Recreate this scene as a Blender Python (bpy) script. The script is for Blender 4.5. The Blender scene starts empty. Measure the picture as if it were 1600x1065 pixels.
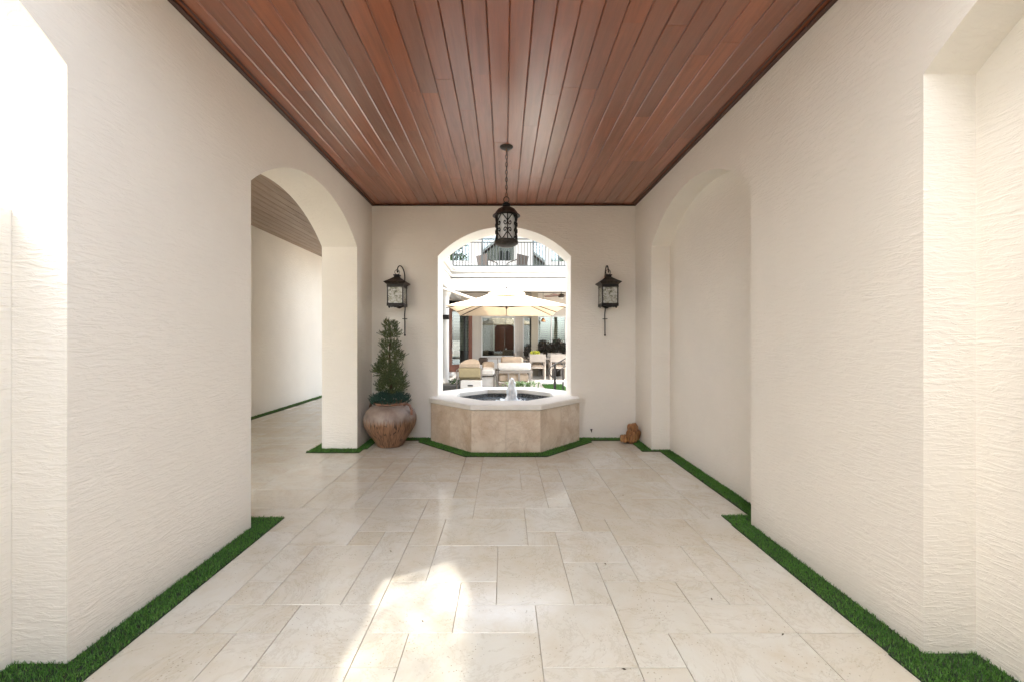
import bpy, math, random
from mathutils import Vector, Matrix, noise
random.seed(7)
PI = math.pi
S = bpy.context.scene
C = S.collection

# ------------------------------------------------------------------ camera, world, sun, exposure
cam = bpy.data.cameras.new('camera'); camo = bpy.data.objects.new('camera', cam); C.objects.link(camo)
camo.location = (0, 0, 1.38); camo.rotation_euler = (PI/2, 0, 0)
cam.sensor_width = 36; cam.lens = 36*636/1600
cam.shift_x = 12/1600; cam.shift_y = -2.5/1600
cam.clip_start = .05; cam.clip_end = 2000
S.camera = camo

SUN = Vector((1, .525, -1.38)).normalized()
elev = math.asin(-SUN.z)
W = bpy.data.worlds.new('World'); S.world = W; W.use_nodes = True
nt = W.node_tree; nt.nodes.clear()
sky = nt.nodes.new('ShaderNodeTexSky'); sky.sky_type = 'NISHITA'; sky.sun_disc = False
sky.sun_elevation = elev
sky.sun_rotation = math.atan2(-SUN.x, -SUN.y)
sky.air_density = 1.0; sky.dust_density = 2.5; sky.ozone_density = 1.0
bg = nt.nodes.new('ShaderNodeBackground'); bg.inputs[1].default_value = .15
wo = nt.nodes.new('ShaderNodeOutputWorld')
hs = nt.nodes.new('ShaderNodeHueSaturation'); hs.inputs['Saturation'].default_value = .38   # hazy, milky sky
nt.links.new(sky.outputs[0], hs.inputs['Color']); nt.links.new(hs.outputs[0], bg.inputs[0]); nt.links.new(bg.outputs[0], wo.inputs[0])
sl = bpy.data.lights.new('sun', 'SUN'); sl.energy = 2.2; sl.angle = math.radians(1.2); sl.color = (1, .97, .92)
slo = bpy.data.objects.new('sun', sl); C.objects.link(slo)
slo.rotation_euler = SUN.to_track_quat('-Z', 'Y').to_euler(); slo.location = (-6, -4, 9)
S.view_settings.view_transform = 'Standard'; S.view_settings.look = 'None'
S.view_settings.exposure = 3.48; S.view_settings.gamma = 1; S.view_settings.use_curve_mapping = False
S.render.engine = 'CYCLES'
S.cycles.use_denoising = True
S.cycles.max_bounces = 16; S.cycles.diffuse_bounces = 10; S.cycles.glossy_bounces = 6
S.cycles.transmission_bounces = 8; S.cycles.transparent_max_bounces = 12
S.cycles.sample_clamp_indirect = 8; S.cycles.caustics_reflective = False; S.cycles.caustics_refractive = False

# ------------------------------------------------------------------ materials
def nodes(name):
    m = bpy.data.materials.new(name); m.use_nodes = True
    n = m.node_tree.nodes; l = m.node_tree.links
    return m, n, l, n['Principled BSDF']

def ramp(n, l, src, stops):
    r = n.new('ShaderNodeValToRGB'); e = r.color_ramp.elements
    while len(e) < len(stops): e.new(.5)
    for k, (p, c) in enumerate(stops):
        e[k].position = p; e[k].color = (*c, 1) if len(c) == 3 else c
    l.new(src, r.inputs[0]); return r.outputs[0]

def coords(n, l, kind, scale=(1, 1, 1), rnd=False):
    mp = n.new('ShaderNodeMapping'); mp.inputs['Scale'].default_value = scale
    if kind == 'world':
        g = n.new('ShaderNodeNewGeometry'); l.new(g.outputs['Position'], mp.inputs[0])
    else:
        t = n.new('ShaderNodeTexCoord'); l.new(t.outputs['Object'], mp.inputs[0])
    if rnd:
        oi = n.new('ShaderNodeObjectInfo'); mm = n.new('ShaderNodeVectorMath'); mm.operation = 'SCALE'
        cb = n.new('ShaderNodeCombineXYZ')
        l.new(oi.outputs['Random'], cb.inputs[0]); l.new(oi.outputs['Random'], cb.inputs[1])
        mm.inputs['Scale'].default_value = 37; l.new(cb.outputs[0], mm.inputs[0]); l.new(mm.outputs[0], mp.inputs['Location'])
    return mp.outputs[0]

def noise_n(n, l, vec, scale, detail=4, rough=.55, dist=0):
    t = n.new('ShaderNodeTexNoise'); t.inputs['Scale'].default_value = scale; t.inputs['Detail'].default_value = detail
    t.inputs['Roughness'].default_value = rough; t.inputs['Distortion'].default_value = dist
    l.new(vec, t.inputs['Vector']); return t.outputs['Fac']

def mix(n, l, f, a, b, mode='MIX'):
    x = n.new('ShaderNodeMix'); x.data_type = 'RGBA'; x.blend_type = mode
    if isinstance(f, (int, float)): x.inputs[0].default_value = f
    else: l.new(f, x.inputs[0])
    for i, s in ((6, a), (7, b)):
        if isinstance(s, tuple): x.inputs[i].default_value = (*s, 1)
        else: l.new(s, x.inputs[i])
    return x.outputs[2]

def math_n(n, l, op, a, b=0.0):
    x = n.new('ShaderNodeMath'); x.operation = op
    for i, s in ((0, a), (1, b)):
        if isinstance(s, (int, float)): x.inputs[i].default_value = s
        else: l.new(s, x.inputs[i])
    return x.outputs[0]

def bump(n, l, bs, h, strength, dist):
    b = n.new('ShaderNodeBump'); b.inputs['Strength'].default_value = strength; b.inputs['Distance'].default_value = dist
    l.new(h, b.inputs['Height']); l.new(b.outputs[0], bs.inputs['Normal']); return b

def plain(name, col, rough=.5, metal=0, var=.12, vs=20, kind='obj', spec=.5, bmp=0, coat=0):
    m, n, l, b = nodes(name)
    v = coords(n, l, kind)
    f = noise_n(n, l, v, vs, 5)
    c0 = tuple(x*(1-var) for x in col); c1 = tuple(min(1, x*(1+var)) for x in col)
    l.new(ramp(n, l, f, [(.3, c0), (.7, c1)]), b.inputs['Base Color'])
    b.inputs['Roughness'].default_value = rough; b.inputs['Metallic'].default_value = metal
    b.inputs['Specular IOR Level'].default_value = spec
    if coat: b.inputs['Coat Weight'].default_value = coat; b.inputs['Coat Roughness'].default_value = .1
    if bmp: bump(n, l, b, f, .5, bmp)
    return m

def stucco(name, col, axis_scale=(6.5, 6.5, 34), strength=.5, coarse=1.0):
    m, n, l, b = nodes(name)
    v = coords(n, l, 'world', axis_scale)
    ridg = noise_n(n, l, v, 1.7, 4, .6, .8)
    v2 = coords(n, l, 'world')
    fine = noise_n(n, l, v2, 60, 4, .6)
    mid = noise_n(n, l, v2, 14, 3, .55, .5)
    patch = noise_n(n, l, v2, 1.6, 3)
    rr = ramp(n, l, ridg, [(.44, (0, 0, 0)), (.66, (1, 1, 1))])
    h = math_n(n, l, 'ADD', math_n(n, l, 'MULTIPLY', rr, ramp(n, l, patch, [(.3, (.35,)*3), (.6, (1,)*3)])), math_n(n, l, 'MULTIPLY', mid, .6*coarse))
    h = math_n(n, l, 'ADD', h, math_n(n, l, 'MULTIPLY', fine, .25))
    c0 = tuple(x*.97 for x in col); c1 = tuple(x*1.03 for x in col)
    l.new(ramp(n, l, patch, [(.3, c0), (.7, c1)]), b.inputs['Base Color'])
    b.inputs['Roughness'].default_value = .75; b.inputs['Specular IOR Level'].default_value = .25
    bump(n, l, b, h, strength, .0055)
    return m

M = {}
M['stucco'] = stucco('cream trowelled stucco', (.79, .75, .68))
M['stucco_white'] = stucco('white stucco', (.8, .78, .74), strength=.35)
M['white'] = plain('white paint', (.58, .575, .56), .45, var=.02)
M['smooth_wall'] = plain('painted siding', (.46, .42, .375), .6, var=.03, vs=3)

# travertine
def travertine(name, base, warm, pale, rough=.22, pits=True, amount=.5):
    m, n, l, b = nodes(name)
    v = coords(n, l, 'world', (1, 1, 1), rnd=True)
    oi = n.new('ShaderNodeObjectInfo')
    cloud = noise_n(n, l, v, 3.0, 7, .68, .4)
    cloud2 = noise_n(n, l, v, 9, 4, .6, .4)
    tone = ramp(n, l, oi.outputs['Random'], [(0, base), (.35, pale), (.6, base), (.8, tuple((a+b_)/2 for a, b_ in zip(base, warm))), (1, pale)])
    c = mix(n, l, ramp(n, l, cloud, [(.40, (0, 0, 0)), (.64, (amount,)*3)]), tone, warm)
    c = mix(n, l, ramp(n, l, cloud2, [(.35, (0, 0, 0)), (.75, (.28,)*3)]), c, pale)
    vein = noise_n(n, l, v, 2.2, 9, .75, 1.0)
    c = mix(n, l, ramp(n, l, vein, [(.48, (0, 0, 0)), (.5, (.42,)*3), (.52, (0, 0, 0))]), c, tuple(x*.78 for x in warm))
    # pits
    vo = n.new('ShaderNodeTexVoronoi'); vo.inputs['Scale'].default_value = 55; l.new(v, vo.inputs['Vector'])
    pm = noise_n(n, l, v, 6, 3)
    pit = math_n(n, l, 'MULTIPLY', ramp(n, l, vo.outputs['Distance'], [(.10, (1,)*3), (.2, (0,)*3)]),
                 ramp(n, l, pm, [(.43, (0,)*3), (.6, (1,)*3)]))
    speck = noise_n(n, l, v, 120, 3, .6)
    pit2 = ramp(n, l, speck, [(.69, (0,)*3), (.74, (.7,)*3)])
    pp = math_n(n, l, 'MAXIMUM', pit, pit2)
    c = mix(n, l, math_n(n, l, 'MULTIPLY', pp, .7), c, tuple(x*.45 for x in warm))
    l.new(c, b.inputs['Base Color'])
    l.new(ramp(n, l, cloud2, [(.3, (rough*.8,)*3), (.7, (rough*1.35,)*3)]), b.inputs['Roughness'])
    b.inputs['Specular IOR Level'].default_value = .5
    hh = math_n(n, l, 'ADD', math_n(n, l, 'MULTIPLY', pp, -1), math_n(n, l, 'MULTIPLY', cloud, .8))
    bump(n, l, b, hh, .35, .0025)
    return m
M['tile'] = travertine('honed travertine', (.545, .52, .45), (.50, .435, .33), (.59, .57, .51), .11, amount=.8)
M['panel'] = travertine('fountain travertine', (.68, .575, .45), (.50, .365, .245), (.74, .66, .56), .5, amount=.9)
M['grout'] = plain('sanded grout', (.40, .34, .27), .9, var=.15, vs=40, kind='world')

def wood(name, cols, rough=.32, coat=.25):
    m, n, l, b = nodes(name)
    v = coords(n, l, 'world', (9, .55, 9), rnd=True)
    oi = n.new('ShaderNodeObjectInfo')
    g = noise_n(n, l, v, 3, 7, .62, .6)
    g2 = noise_n(n, l, v, 14, 5, .7)
    blot = noise_n(n, l, coords(n, l, 'world', (2, .8, 2), rnd=True), 1.6, 3)
    tone = ramp(n, l, oi.outputs['Random'], [(0, cols[0]), (.3, cols[1]), (.55, cols[2]), (.8, cols[1]), (1, cols[3])])
    c = mix(n, l, ramp(n, l, g, [(.35, (.0,)*3), (.7, (.55,)*3)]), tone, tuple(x*.55 for x in cols[0]))
    c = mix(n, l, ramp(n, l, g2, [(.5, (0,)*3), (.75, (.3,)*3)]), c, cols[2])
    c = mix(n, l, ramp(n, l, blot, [(.4, (0,)*3), (.75, (.5,)*3)]), c, cols[3])
    l.new(c, b.inputs['Base Color'])
    l.new(ramp(n, l, g, [(.3, (rough*.85,)*3), (.7, (rough*1.25,)*3)]), b.inputs['Roughness'])
    b.inputs['Coat Weight'].default_value = coat; b.inputs['Coat Roughness'].default_value = .27; b.inputs['Specular IOR Level'].default_value = .25; b.inputs['Coat IOR'].default_value = 1.85
    bump(n, l, b, g, .12, .002)
    return m
M['ceil'] = wood('varnished mahogany boards', [(.23, .062, .024), (.29, .078, .027), (.36, .096, .032), (.22, .085, .052)], .36, 1.0)
M['ceil_dark'] = wood('dark stained trim', [(.07, .028, .018), (.08, .032, .02), (.09, .035, .02), (.06, .03, .02)], .4, .2)
M['ceil_grey'] = wood('weathered ceiling boards', [(.34, .25, .19), (.38, .28, .22), (.42, .32, .25), (.32, .25, .2)], .45, .2)
M['door_wood'] = wood('polished door wood', [(.14, .04, .02), (.17, .05, .025), (.2, .06, .03), (.11, .035, .02)], .3, .4)
M['iron'] = plain('aged black iron', (.018, .016, .015), .45, .6, .3, 30)
M['iron_brown'] = plain('bronzed iron', (.045, .036, .028), .5, .5, .5, 25, bmp=.001)
M['rail'] = plain('grey painted railing', (.03, .034, .034), .45, .3, .1, 30)
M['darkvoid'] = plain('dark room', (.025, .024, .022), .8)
M['tan'] = plain('tan ceiling paint', (.27, .235, .18), .7, var=.03)
M['fascia'] = plain('white fascia paint', (.58, .58, .565), .5, var=.015, vs=4)

def glass(name, tint=(.03, .035, .033), refl=.35, rough=.0):
    m, n, l, b = nodes(name)
    b.inputs['Base Color'].default_value = (*tint, 1); b.inputs['Roughness'].default_value = .3
    g = n.new('ShaderNodeBsdfGlossy'); g.inputs['Roughness'].default_value = rough; g.inputs['Color'].default_value = (.88, .95, .95, 1)
    tr = n.new('ShaderNodeBsdfTransparent'); tr.inputs['Color'].default_value = (.75, .8, .78, 1)
    v = coords(n, l, 'world'); wv = noise_n(n, l, v, 1.2, 2)
    bp = n.new('ShaderNodeBump'); bp.inputs['Strength'].default_value = .03; bp.inputs['Distance'].default_value = .01
    l.new(wv, bp.inputs['Height']); l.new(bp.outputs[0], g.inputs['Normal'])
    mx = n.new('ShaderNodeMixShader'); mx.inputs[0].default_value = refl
    l.new(tr.outputs[0], mx.inputs[1]); l.new(g.outputs[0], mx.inputs[2])
    l.new(mx.outputs[0], n['Material Output'].inputs[0])
    return m
M['glass'] = glass('coated window glass', refl=.12)
M['glass_up'] = glass('upper window glass', refl=.14)

def lantern_glass():
    m, n, l, b = nodes('seeded lantern glass')
    v = coords(n, l, 'obj'); f = noise_n(n, l, v, 22, 4, .6, 1.5)
    l.new(ramp(n, l, f, [(.33, (.16, .17, .10)), (.47, (.6, .6, .5)), (.58, (.9, .9, .86))]), b.inputs['Base Color'])
    b.inputs['Roughness'].default_value = .12; b.inputs['Alpha'].default_value = .8
    b.inputs['Transmission Weight'].default_value = .35
    bump(n, l, b, f, 1, .01); return m
M['lglass'] = lantern_glass()
M['frost'] = plain('frosted lamp glass', (.6, .6, .58), .35, var=.1, vs=18)

def turf_mat():
    m, n, l, b = nodes('artificial turf')
    v = coords(n, l, 'world'); f = noise_n(n, l, v, 90, 3); f2 = noise_n(n, l, v, 6, 3)
    c = ramp(n, l, f, [(.3, (.04, .12, .018)), (.55, (.085, .22, .032)), (.68, (.17, .31, .07)), (.8, (.34, .36, .15))])
    c = mix(n, l, ramp(n, l, f2, [(.4, (0,)*3), (.7, (.35,)*3)]), c, (.035, .11, .03))
    l.new(c, b.inputs['Base Color']); b.inputs['Roughness'].default_value = .55
    b.inputs['Specular IOR Level'].default_value = .3
    return m
M['turf'] = turf_mat()
M['turf_base'] = plain('turf backing', (.015, .028, .01), .95, var=.3, vs=60)

def pot_mat():
    m, n, l, b = nodes('glazed urn')
    t = n.new('ShaderNodeTexCoord'); sp = n.new('ShaderNodeSeparateXYZ'); l.new(t.outputs['Object'], sp.inputs[0])
    ang = math_n(n, l, 'ARCTAN2', sp.outputs[1], sp.outputs[0])
    cb = n.new('ShaderNodeCombineXYZ')
    cs = math_n(n, l, 'COSINE', ang); sn = math_n(n, l, 'SINE', ang)
    l.new(cs, cb.inputs[0]); l.new(sn, cb.inputs[1]); l.new(math_n(n, l, 'MULTIPLY', sp.outputs[2], .55), cb.inputs[2])
    strk = noise_n(n, l, cb.outputs[0], 11, 4, .6, .3)
    vein = noise_n(n, l, cb.outputs[0], 5.5, 3, .5, .9)
    cl = noise_n(n, l, t.outputs['Object'], 5, 5)
    top = ramp(n, l, cl, [(.3, (.15, .10, .08)), (.6, (.29, .235, .20)), (.8, (.23, .155, .12))])
    low = ramp(n, l, strk, [(.3, (.09, .042, .025)), (.5, (.27, .145, .08)), (.7, (.18, .095, .06))])
    low = mix(n, l, ramp(n, l, vein, [(.465, (0,)*3), (.495, (.95,)*3), (.51, (.95,)*3), (.54, (0,)*3)]), low, (.035, .018, .012))
    zz = math_n(n, l, 'ADD', sp.outputs[2], math_n(n, l, 'MULTIPLY', math_n(n, l, 'SUBTRACT', strk, .5), .22))
    c = mix(n, l, ramp(n, l, zz, [(.31, (0,)*3), (.39, (1,)*3)]), low, top)
    l.new(c, b.inputs['Base Color']); b.inputs['Roughness'].default_value = .42
    bump(n, l, b, strk, .4, .0015); return m
M['pot'] = pot_mat()
M['rimclay'] = plain('clay rim', (.22, .11, .07), .5, var=.4, vs=12, bmp=.002)

def leaf_mat(name, c0, c1, c2, ns=25, trans=.15):
    m, n, l, b = nodes(name)
    v = coords(n, l, 'world'); f = noise_n(n, l, v, ns, 3)
    l.new(ramp(n, l, f, [(.3, c0), (.52, c1), (.72, c2)]), b.inputs['Base Color'])
    b.inputs['Roughness'].default_value = .5
    return m
M['rosemary'] = leaf_mat('conifer sprigs', (.022, .042, .014), (.075, .11, .035), (.26, .27, .12), 55)
M['juniper'] = leaf_mat('blue green sprigs', (.012, .04, .03), (.025, .075, .055), (.05, .12, .085), 40)
M['leaf'] = leaf_mat('tree leaves', (.03, .07, .015), (.06, .13, .025), (.12, .2, .04), 1.5)
M['darkleaf'] = leaf_mat('dark shrub leaves', (.014, .012, .008), (.035, .03, .018), (.10, .05, .045), 22)
M['variegated'] = leaf_mat('variegated leaves', (.05, .12, .02), (.12, .2, .05), (.3, .36, .22), 18)
M['yellow'] = leaf_mat('yellow blossoms', (.45, .5, .03), (.65, .62, .05), (.75, .75, .25), 30)
M['bark'] = plain('bark', (.09, .065, .045), .9, var=.4, vs=30, bmp=.004)

def wood_stump():
    m, n, l, b = nodes('gnarled golden wood')
    v = coords(n, l, 'obj', (1, 1, .35)); f = noise_n(n, l, v, 22, 6, .65, 1.4)
    l.new(ramp(n, l, f, [(.32, (.05, .02, .008)), (.47, (.27, .115, .035)), (.62, (.45, .23, .08)), (.75, (.6, .36, .17))]), b.inputs['Base Color'])
    b.inputs['Roughness'].default_value = .45; bump(n, l, b, f, 1, .02); return m
M['stump'] = wood_stump()

def pebble():
    m, n, l, b = nodes('dark pebble lining')
    v = coords(n, l, 'world'); vo = n.new('ShaderNodeTexVoronoi'); vo.inputs['Scale'].default_value = 60; l.new(v, vo.inputs['Vector'])
    l.new(ramp(n, l, vo.outputs['Color'], [(.2, (.02, .022, .022)), (.6, (.06, .062, .06)), (.9, (.2, .2, .19))]), b.inputs['Base Color'])
    b.inputs['Roughness'].default_value = .3; bump(n, l, b, vo.outputs['Distance'], .8, -.01); return m
M['pebble'] = pebble()

def water_mat():
    m, n, l, b = nodes('fountain water')
    b.inputs['Base Color'].default_value = (.07, .10, .11, 1); b.inputs['Roughness'].default_value = .06
    v = coords(n, l, 'world'); f = noise_n(n, l, v, 16, 4, .6, 1.5)
    l.new(ramp(n, l, f, [(.5, (.03, .04, .045)), (.62, (.10, .13, .15)), (.72, (.6, .66, .7))]), b.inputs['Base Color'])
    bump(n, l, b, f, 1, .03); return m
M['water'] = water_mat()
def foam_mat():
    m, n, l, b = nodes('white water')
    v = coords(n, l, 'obj', (1, 1, .4)); f = noise_n(n, l, v, 40, 3)
    l.new(ramp(n, l, f, [(.3, (.74, .82, .88)), (.6, (.92, .94, .96))]), b.inputs['Base Color'])
    b.inputs['Roughness'].default_value = .12; b.inputs['Subsurface Weight'].default_value = .3; b.inputs['Subsurface Radius'].default_value = (.03, .03, .03)
    bump(n, l, b, f, .8, .02); return m
M['foam'] = foam_mat()
M['rim'] = plain('cast stone coping', (.74, .71, .65), .5, var=.05, vs=8, kind='world', bmp=.001)
def fabric(name, col, var=.08, trans=0):
    m, n, l, b = nodes(name)
    v = coords(n, l, 'obj'); f = noise_n(n, l, v, 9, 4); w = noise_n(n, l, v, 300, 2)
    l.new(ramp(n, l, f, [(.3, tuple(x*(1-var) for x in col)), (.7, tuple(min(.9, x*(1+var)) for x in col))]), b.inputs['Base Color'])
    b.inputs['Roughness'].default_value = .85; bump(n, l, b, w, .3, .001)
    if trans:
        t = n.new('ShaderNodeBsdfTranslucent'); t.inputs[0].default_value = (.5, .37, .23, 1)
        mx = n.new('ShaderNodeMixShader'); mx.inputs[0].default_value = trans
        l.new(b.outputs[0], mx.inputs[1]); l.new(t.outputs[0], mx.inputs[2]); l.new(mx.outputs[0], n['Material Output'].inputs[0])
    return m
M['canopy'] = fabric('cream canopy cloth', (.56, .46, .34), .03, .18)
M['cushion_w'] = fabric('white cushion', (.6, .59, .57))
M['cushion_b'] = fabric('beige cushion', (.45, .36, .27))
M['cushion_t'] = fabric('tan cushion', (.32, .27, .16))
M['wicker'] = plain('brown wicker', (.05, .035, .026), .7, var=.6, vs=90, bmp=.004)
M['taupe'] = plain('taupe frame', (.24, .215, .19), .5, var=.06)
M['taupe_w'] = plain('limed wood', (.28, .24, .20), .55, var=.1, vs=10)
M['bronze'] = plain('copper shade', (.45, .22, .10), .35, .7)
M['matrug'] = fabric('charcoal mat', (.07, .072, .072), .2)
M['paving'] = plain('courtyard pavers', (.62, .58, .52), .7, var=.1, vs=2.5, kind='world')
M['ground'] = plain('pale ground', (.42, .38, .32), .85, var=.15, vs=.4, kind='world')
M['shutter'] = plain('shutter paint', (.22, .25, .19), .5, var=.03)
M['rooftile'] = plain('clay roof', (.20, .10, .07), .8, var=.3, vs=8, bmp=.01)
M['gable'] = plain('grey stone gable', (.30, .30, .26), .8, var=.15, vs=3, bmp=.01)
M['deadleaf'] = plain('dead leaf', (.08, .055, .03), .8, var=.4, vs=50)

# ------------------------------------------------------------------ mesh builder
ROOT = {}
class MB:
    def __init__(s): s.v = []; s.f = []; s.sm = set()
    def add(s, vs, fs, smooth=False):
        o = len(s.v); s.v += [tuple(p) for p in vs]
        for f in fs:
            if smooth: s.sm.add(len(s.f))
            s.f.append(tuple(i+o for i in f))
    def box(s, x0, x1, y0, y1, z0, z1, bev=0):
        if bev:
            b = min(bev, (x1-x0)/2.01, (y1-y0)/2.01, (z1-z0)/2.01)
            loops = []
            for z, i in ((z0, b), (z0+b, 0), (z1-b, 0), (z1, b)):
                c = b
                loops.append([(x0+i+c, y0+i, z), (x1-i-c, y0+i, z), (x1-i, y0+i+c, z), (x1-i, y1-i-c, z),
                              (x1-i-c, y1-i, z), (x0+i+c, y1-i, z), (x0+i, y1-i-c, z), (x0+i, y0+i+c, z)])
            s.loft(loops, caps=True); return s
        s.add([(x0, y0, z0), (x1, y0, z0), (x1, y1, z0), (x0, y1, z0), (x0, y0, z1), (x1, y0, z1), (x1, y1, z1), (x0, y1, z1)],
              [(0, 3, 2, 1), (4, 5, 6, 7), (0, 1, 5, 4), (1, 2, 6, 5), (2, 3, 7, 6), (3, 0, 4, 7)]); return s
    def loft(s, loops, caps=False, smooth=False, closed=True, wrap=False):
        n = len(loops[0]); vs = [p for L in loops for p in L]; fs = []
        m = len(loops)
        for k in range(m if wrap else m-1):
            k2 = (k+1) % m
            for i in range(n if closed else n-1):
                j = (i+1) % n
                fs.append((k*n+i, k*n+j, k2*n+j, k2*n+i))
        if caps: fs.append(tuple(reversed(range(n)))); fs.append(tuple((m-1)*n+i for i in range(n)))
        s.add(vs, fs, smooth); return s
    def tube(s, path, r, n=8, smooth=True, caps=True):
        P = [Vector(p) for p in path]; rs = r if isinstance(r, (list, tuple)) else [r]*len(P)
        t0 = (P[1]-P[0]).normalized(); up = Vector((0, 0, 1)) if abs(t0.z) < .9 else Vector((1, 0, 0))
        nx = t0.cross(up).normalized(); loops = []
        for i, p in enumerate(P):
            t = (P[min(i+1, len(P)-1)]-P[max(i-1, 0)]).normalized()
            nx = (nx-t*nx.dot(t)).normalized(); ny = t.cross(nx)
            loops.append([p+(nx*math.cos(2*PI*k/n)+ny*math.sin(2*PI*k/n))*rs[i] for k in range(n)])
        s.loft(loops, caps=False, smooth=smooth)
        if caps:
            s.add(loops[0], [tuple(reversed(range(n)))]); s.add(loops[-1], [tuple(range(n))])
        return s
    def lathe(s, prof, c=(0, 0, 0), n=32, smooth=True, caps=True, sq=None):
        loops = [[(c[0]+r*math.cos(2*PI*k/n), c[1]+r*math.sin(2*PI*k/n), c[2]+z) for k in range(n)] for r, z in prof]
        s.loft(loops, smooth=smooth)
        if caps:
            s.add(loops[0], [tuple(reversed(range(n)))]); s.add(loops[-1], [tuple(range(n))])
        return s
    def torus(s, c, R, r, axis='z', n=20, m=6, sx=1, sz=1, rot=0):
        pts = []
        for k in range(n+1):
            a = 2*PI*k/n; p = Vector((R*math.cos(a)*sx, R*math.sin(a)*sz, 0))
            if axis == 'y': p = Vector((p.x, 0, p.y))
            if axis == 'x': p = Vector((0, p.x, p.y))
            if rot: p = Matrix.Rotation(rot, 3, 'Z') @ p
            pts.append(Vector(c)+p)
        s.tube(pts, r, m, caps=False); return s
    def build(s, name, mat, parent=None, kind=None, loc=None):
        me = bpy.data.meshes.new(name)
        off = Vector((0, 0, 0))
        if parent is not None: off = Vector(ROOT.get(parent.name, (0, 0, 0)))
        if loc is not None: off = Vector(loc)
        me.from_pydata([tuple(Vector(p)-off) for p in s.v], [], s.f)
        if s.sm:
            me.polygons.foreach_set('use_smooth', [i in s.sm for i in range(len(s.f))])
        me.materials.append(M[mat] if isinstance(mat, str) else mat); me.update()
        o = bpy.data.objects.new(name, me); C.objects.link(o)
        if parent is not None: o.parent = parent; ROOT[o.name] = tuple(off)
        elif loc is not None: o.location = loc; ROOT[o.name] = tuple(off)
        if kind: o['kind'] = kind
        return o

def tag(o, label, cat, group=None):
    o['label'] = label; o['category'] = cat
    if group: o['group'] = group
    return o
def thing(name, loc, label, cat, group=None):
    o = bpy.data.objects.new(name, None); C.objects.link(o); o.location = loc; o.empty_display_size = .1
    ROOT[o.name] = tuple(loc); return tag(o, label, cat, group)
def copy_tree(o, parent=None):
    c = o.copy(); C.objects.link(c)
    if parent is not None: c.parent = parent
    for ch in list(o.children): copy_tree(ch, c)
    return c

# ------------------------------------------------------------------ wall with arches
SPR, APX = 2.54, 2.95
def arch_z(s, a, b, spr=SPR, apx=APX):
    h = (b-a)/2; r = apx-spr; R = (h*h+r*r)/(2*r); d = s-(a+b)/2
    return apx-R+math.sqrt(max(R*R-d*d, 0))
def arch_wall(mb, axis, s0, s1, z0, z1, t0, t1, ops, N=36):
    """axis 'y': wall runs along y, faces at x=t0 (room side) and x=t1; axis 'x' the same swapped."""
    P = (lambda s, t, z: (t, s, z)) if axis == 'y' else (lambda s, t, z: (s, t, z))
    cur = s0
    def strip(a, b, za, zb):
        for t in (t0, t1): mb.add([P(a, t, za), P(b, t, zb), P(b, t, z1), P(a, t, z1)], [(0, 1, 2, 3)])
    for (a, b) in ops:
        if a > cur: strip(cur, a, z0, z0)
        ss = [a+(b-a)*(1-math.cos(PI*k/N))/2 for k in range(N+1)]
        zz = [arch_z(q, a, b) for q in ss]
        for k in range(N): strip(ss[k], ss[k+1], zz[k], zz[k+1])
        mb.loft([[P(ss[k], t0, zz[k]) for k in range(N+1)], [P(ss[k], t1, zz[k]) for k in range(N+1)]], closed=False, smooth=True)
        for q in (a, b): mb.add([P(q, t0, z0), P(q, t1, z0), P(q, t1, SPR), P(q, t0, SPR)], [(0, 1, 2, 3)])
        cur = b
    if cur < s1: strip(cur, s1, z0, z0)
    for q in (s0, s1):
        mb.add([P(q, t0, z0), P(q, t1, z0), P(q, t1, z1), P(q, t0, z1)], [(0, 1, 2, 3)])
    mb.add([P(s0, t0, z1), P(s1, t0, z1), P(s1, t1, z1), P(s0, t1, z1)], [(0, 1, 2, 3)])
    return mb

XL, XR, YB, ZC = -1.855, 1.837, 5.70, 3.262
WT = .444
YC = 1.35   # the boarded roof starts here; the unseen gap before it is added for skylight
YR = -7.0   # front edge of the roof
NEAR = (-.423, 1.727); FAR = (2.98, 5.13)
RNEAR = (-.366, 1.784); RFAR = (3.03, 5.08)
# ground sheets
MB().add([(-400, -400, -.06), (400, -400, -.06), (400, 400, -.06), (-400, 400, -.06)], [(0, 1, 2, 3)])
g = MB(); g.add([(-400, -400, -.06), (400, -400, -.06), (400, 400, -.06), (-400, 400, -.06)], [(0, 1, 2, 3)]); g.build('ground', 'ground', kind='structure')
g = MB(); g.box(-4.6, 6, 6.2, 16, -.05, -.002); g.build('courtyard_paving', 'paving', kind='structure')
floor = MB().box(-4.9, 2.4, -7.4, 14, -.055, -.0075); floor = floor.build('floor', 'grout', kind='structure')

g = MB(); g.box(-4.495, XL-WT-.005, -6, 1.66, -.003, .012); g.build('bounce_cut_sheet', 'gable', kind='structure')  # unseen dark sheet added to cut bounce light onto the soffit and jamb

# left wall
lw = MB(); arch_wall(lw, 'y', YR, YB, -.05, 3.5, XL, XL-WT, [NEAR, FAR])
o = lw.build('stucco_wall', 'stucco')
tag(o, 'left cream stucco wall pierced by two arched openings', 'wall')
sill = MB().box(XL-WT+.001, -2.09, NEAR[0]+.001, NEAR[1]-.001, -.05, 1.93)
sill.build('parapet', 'stucco', o)
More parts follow.
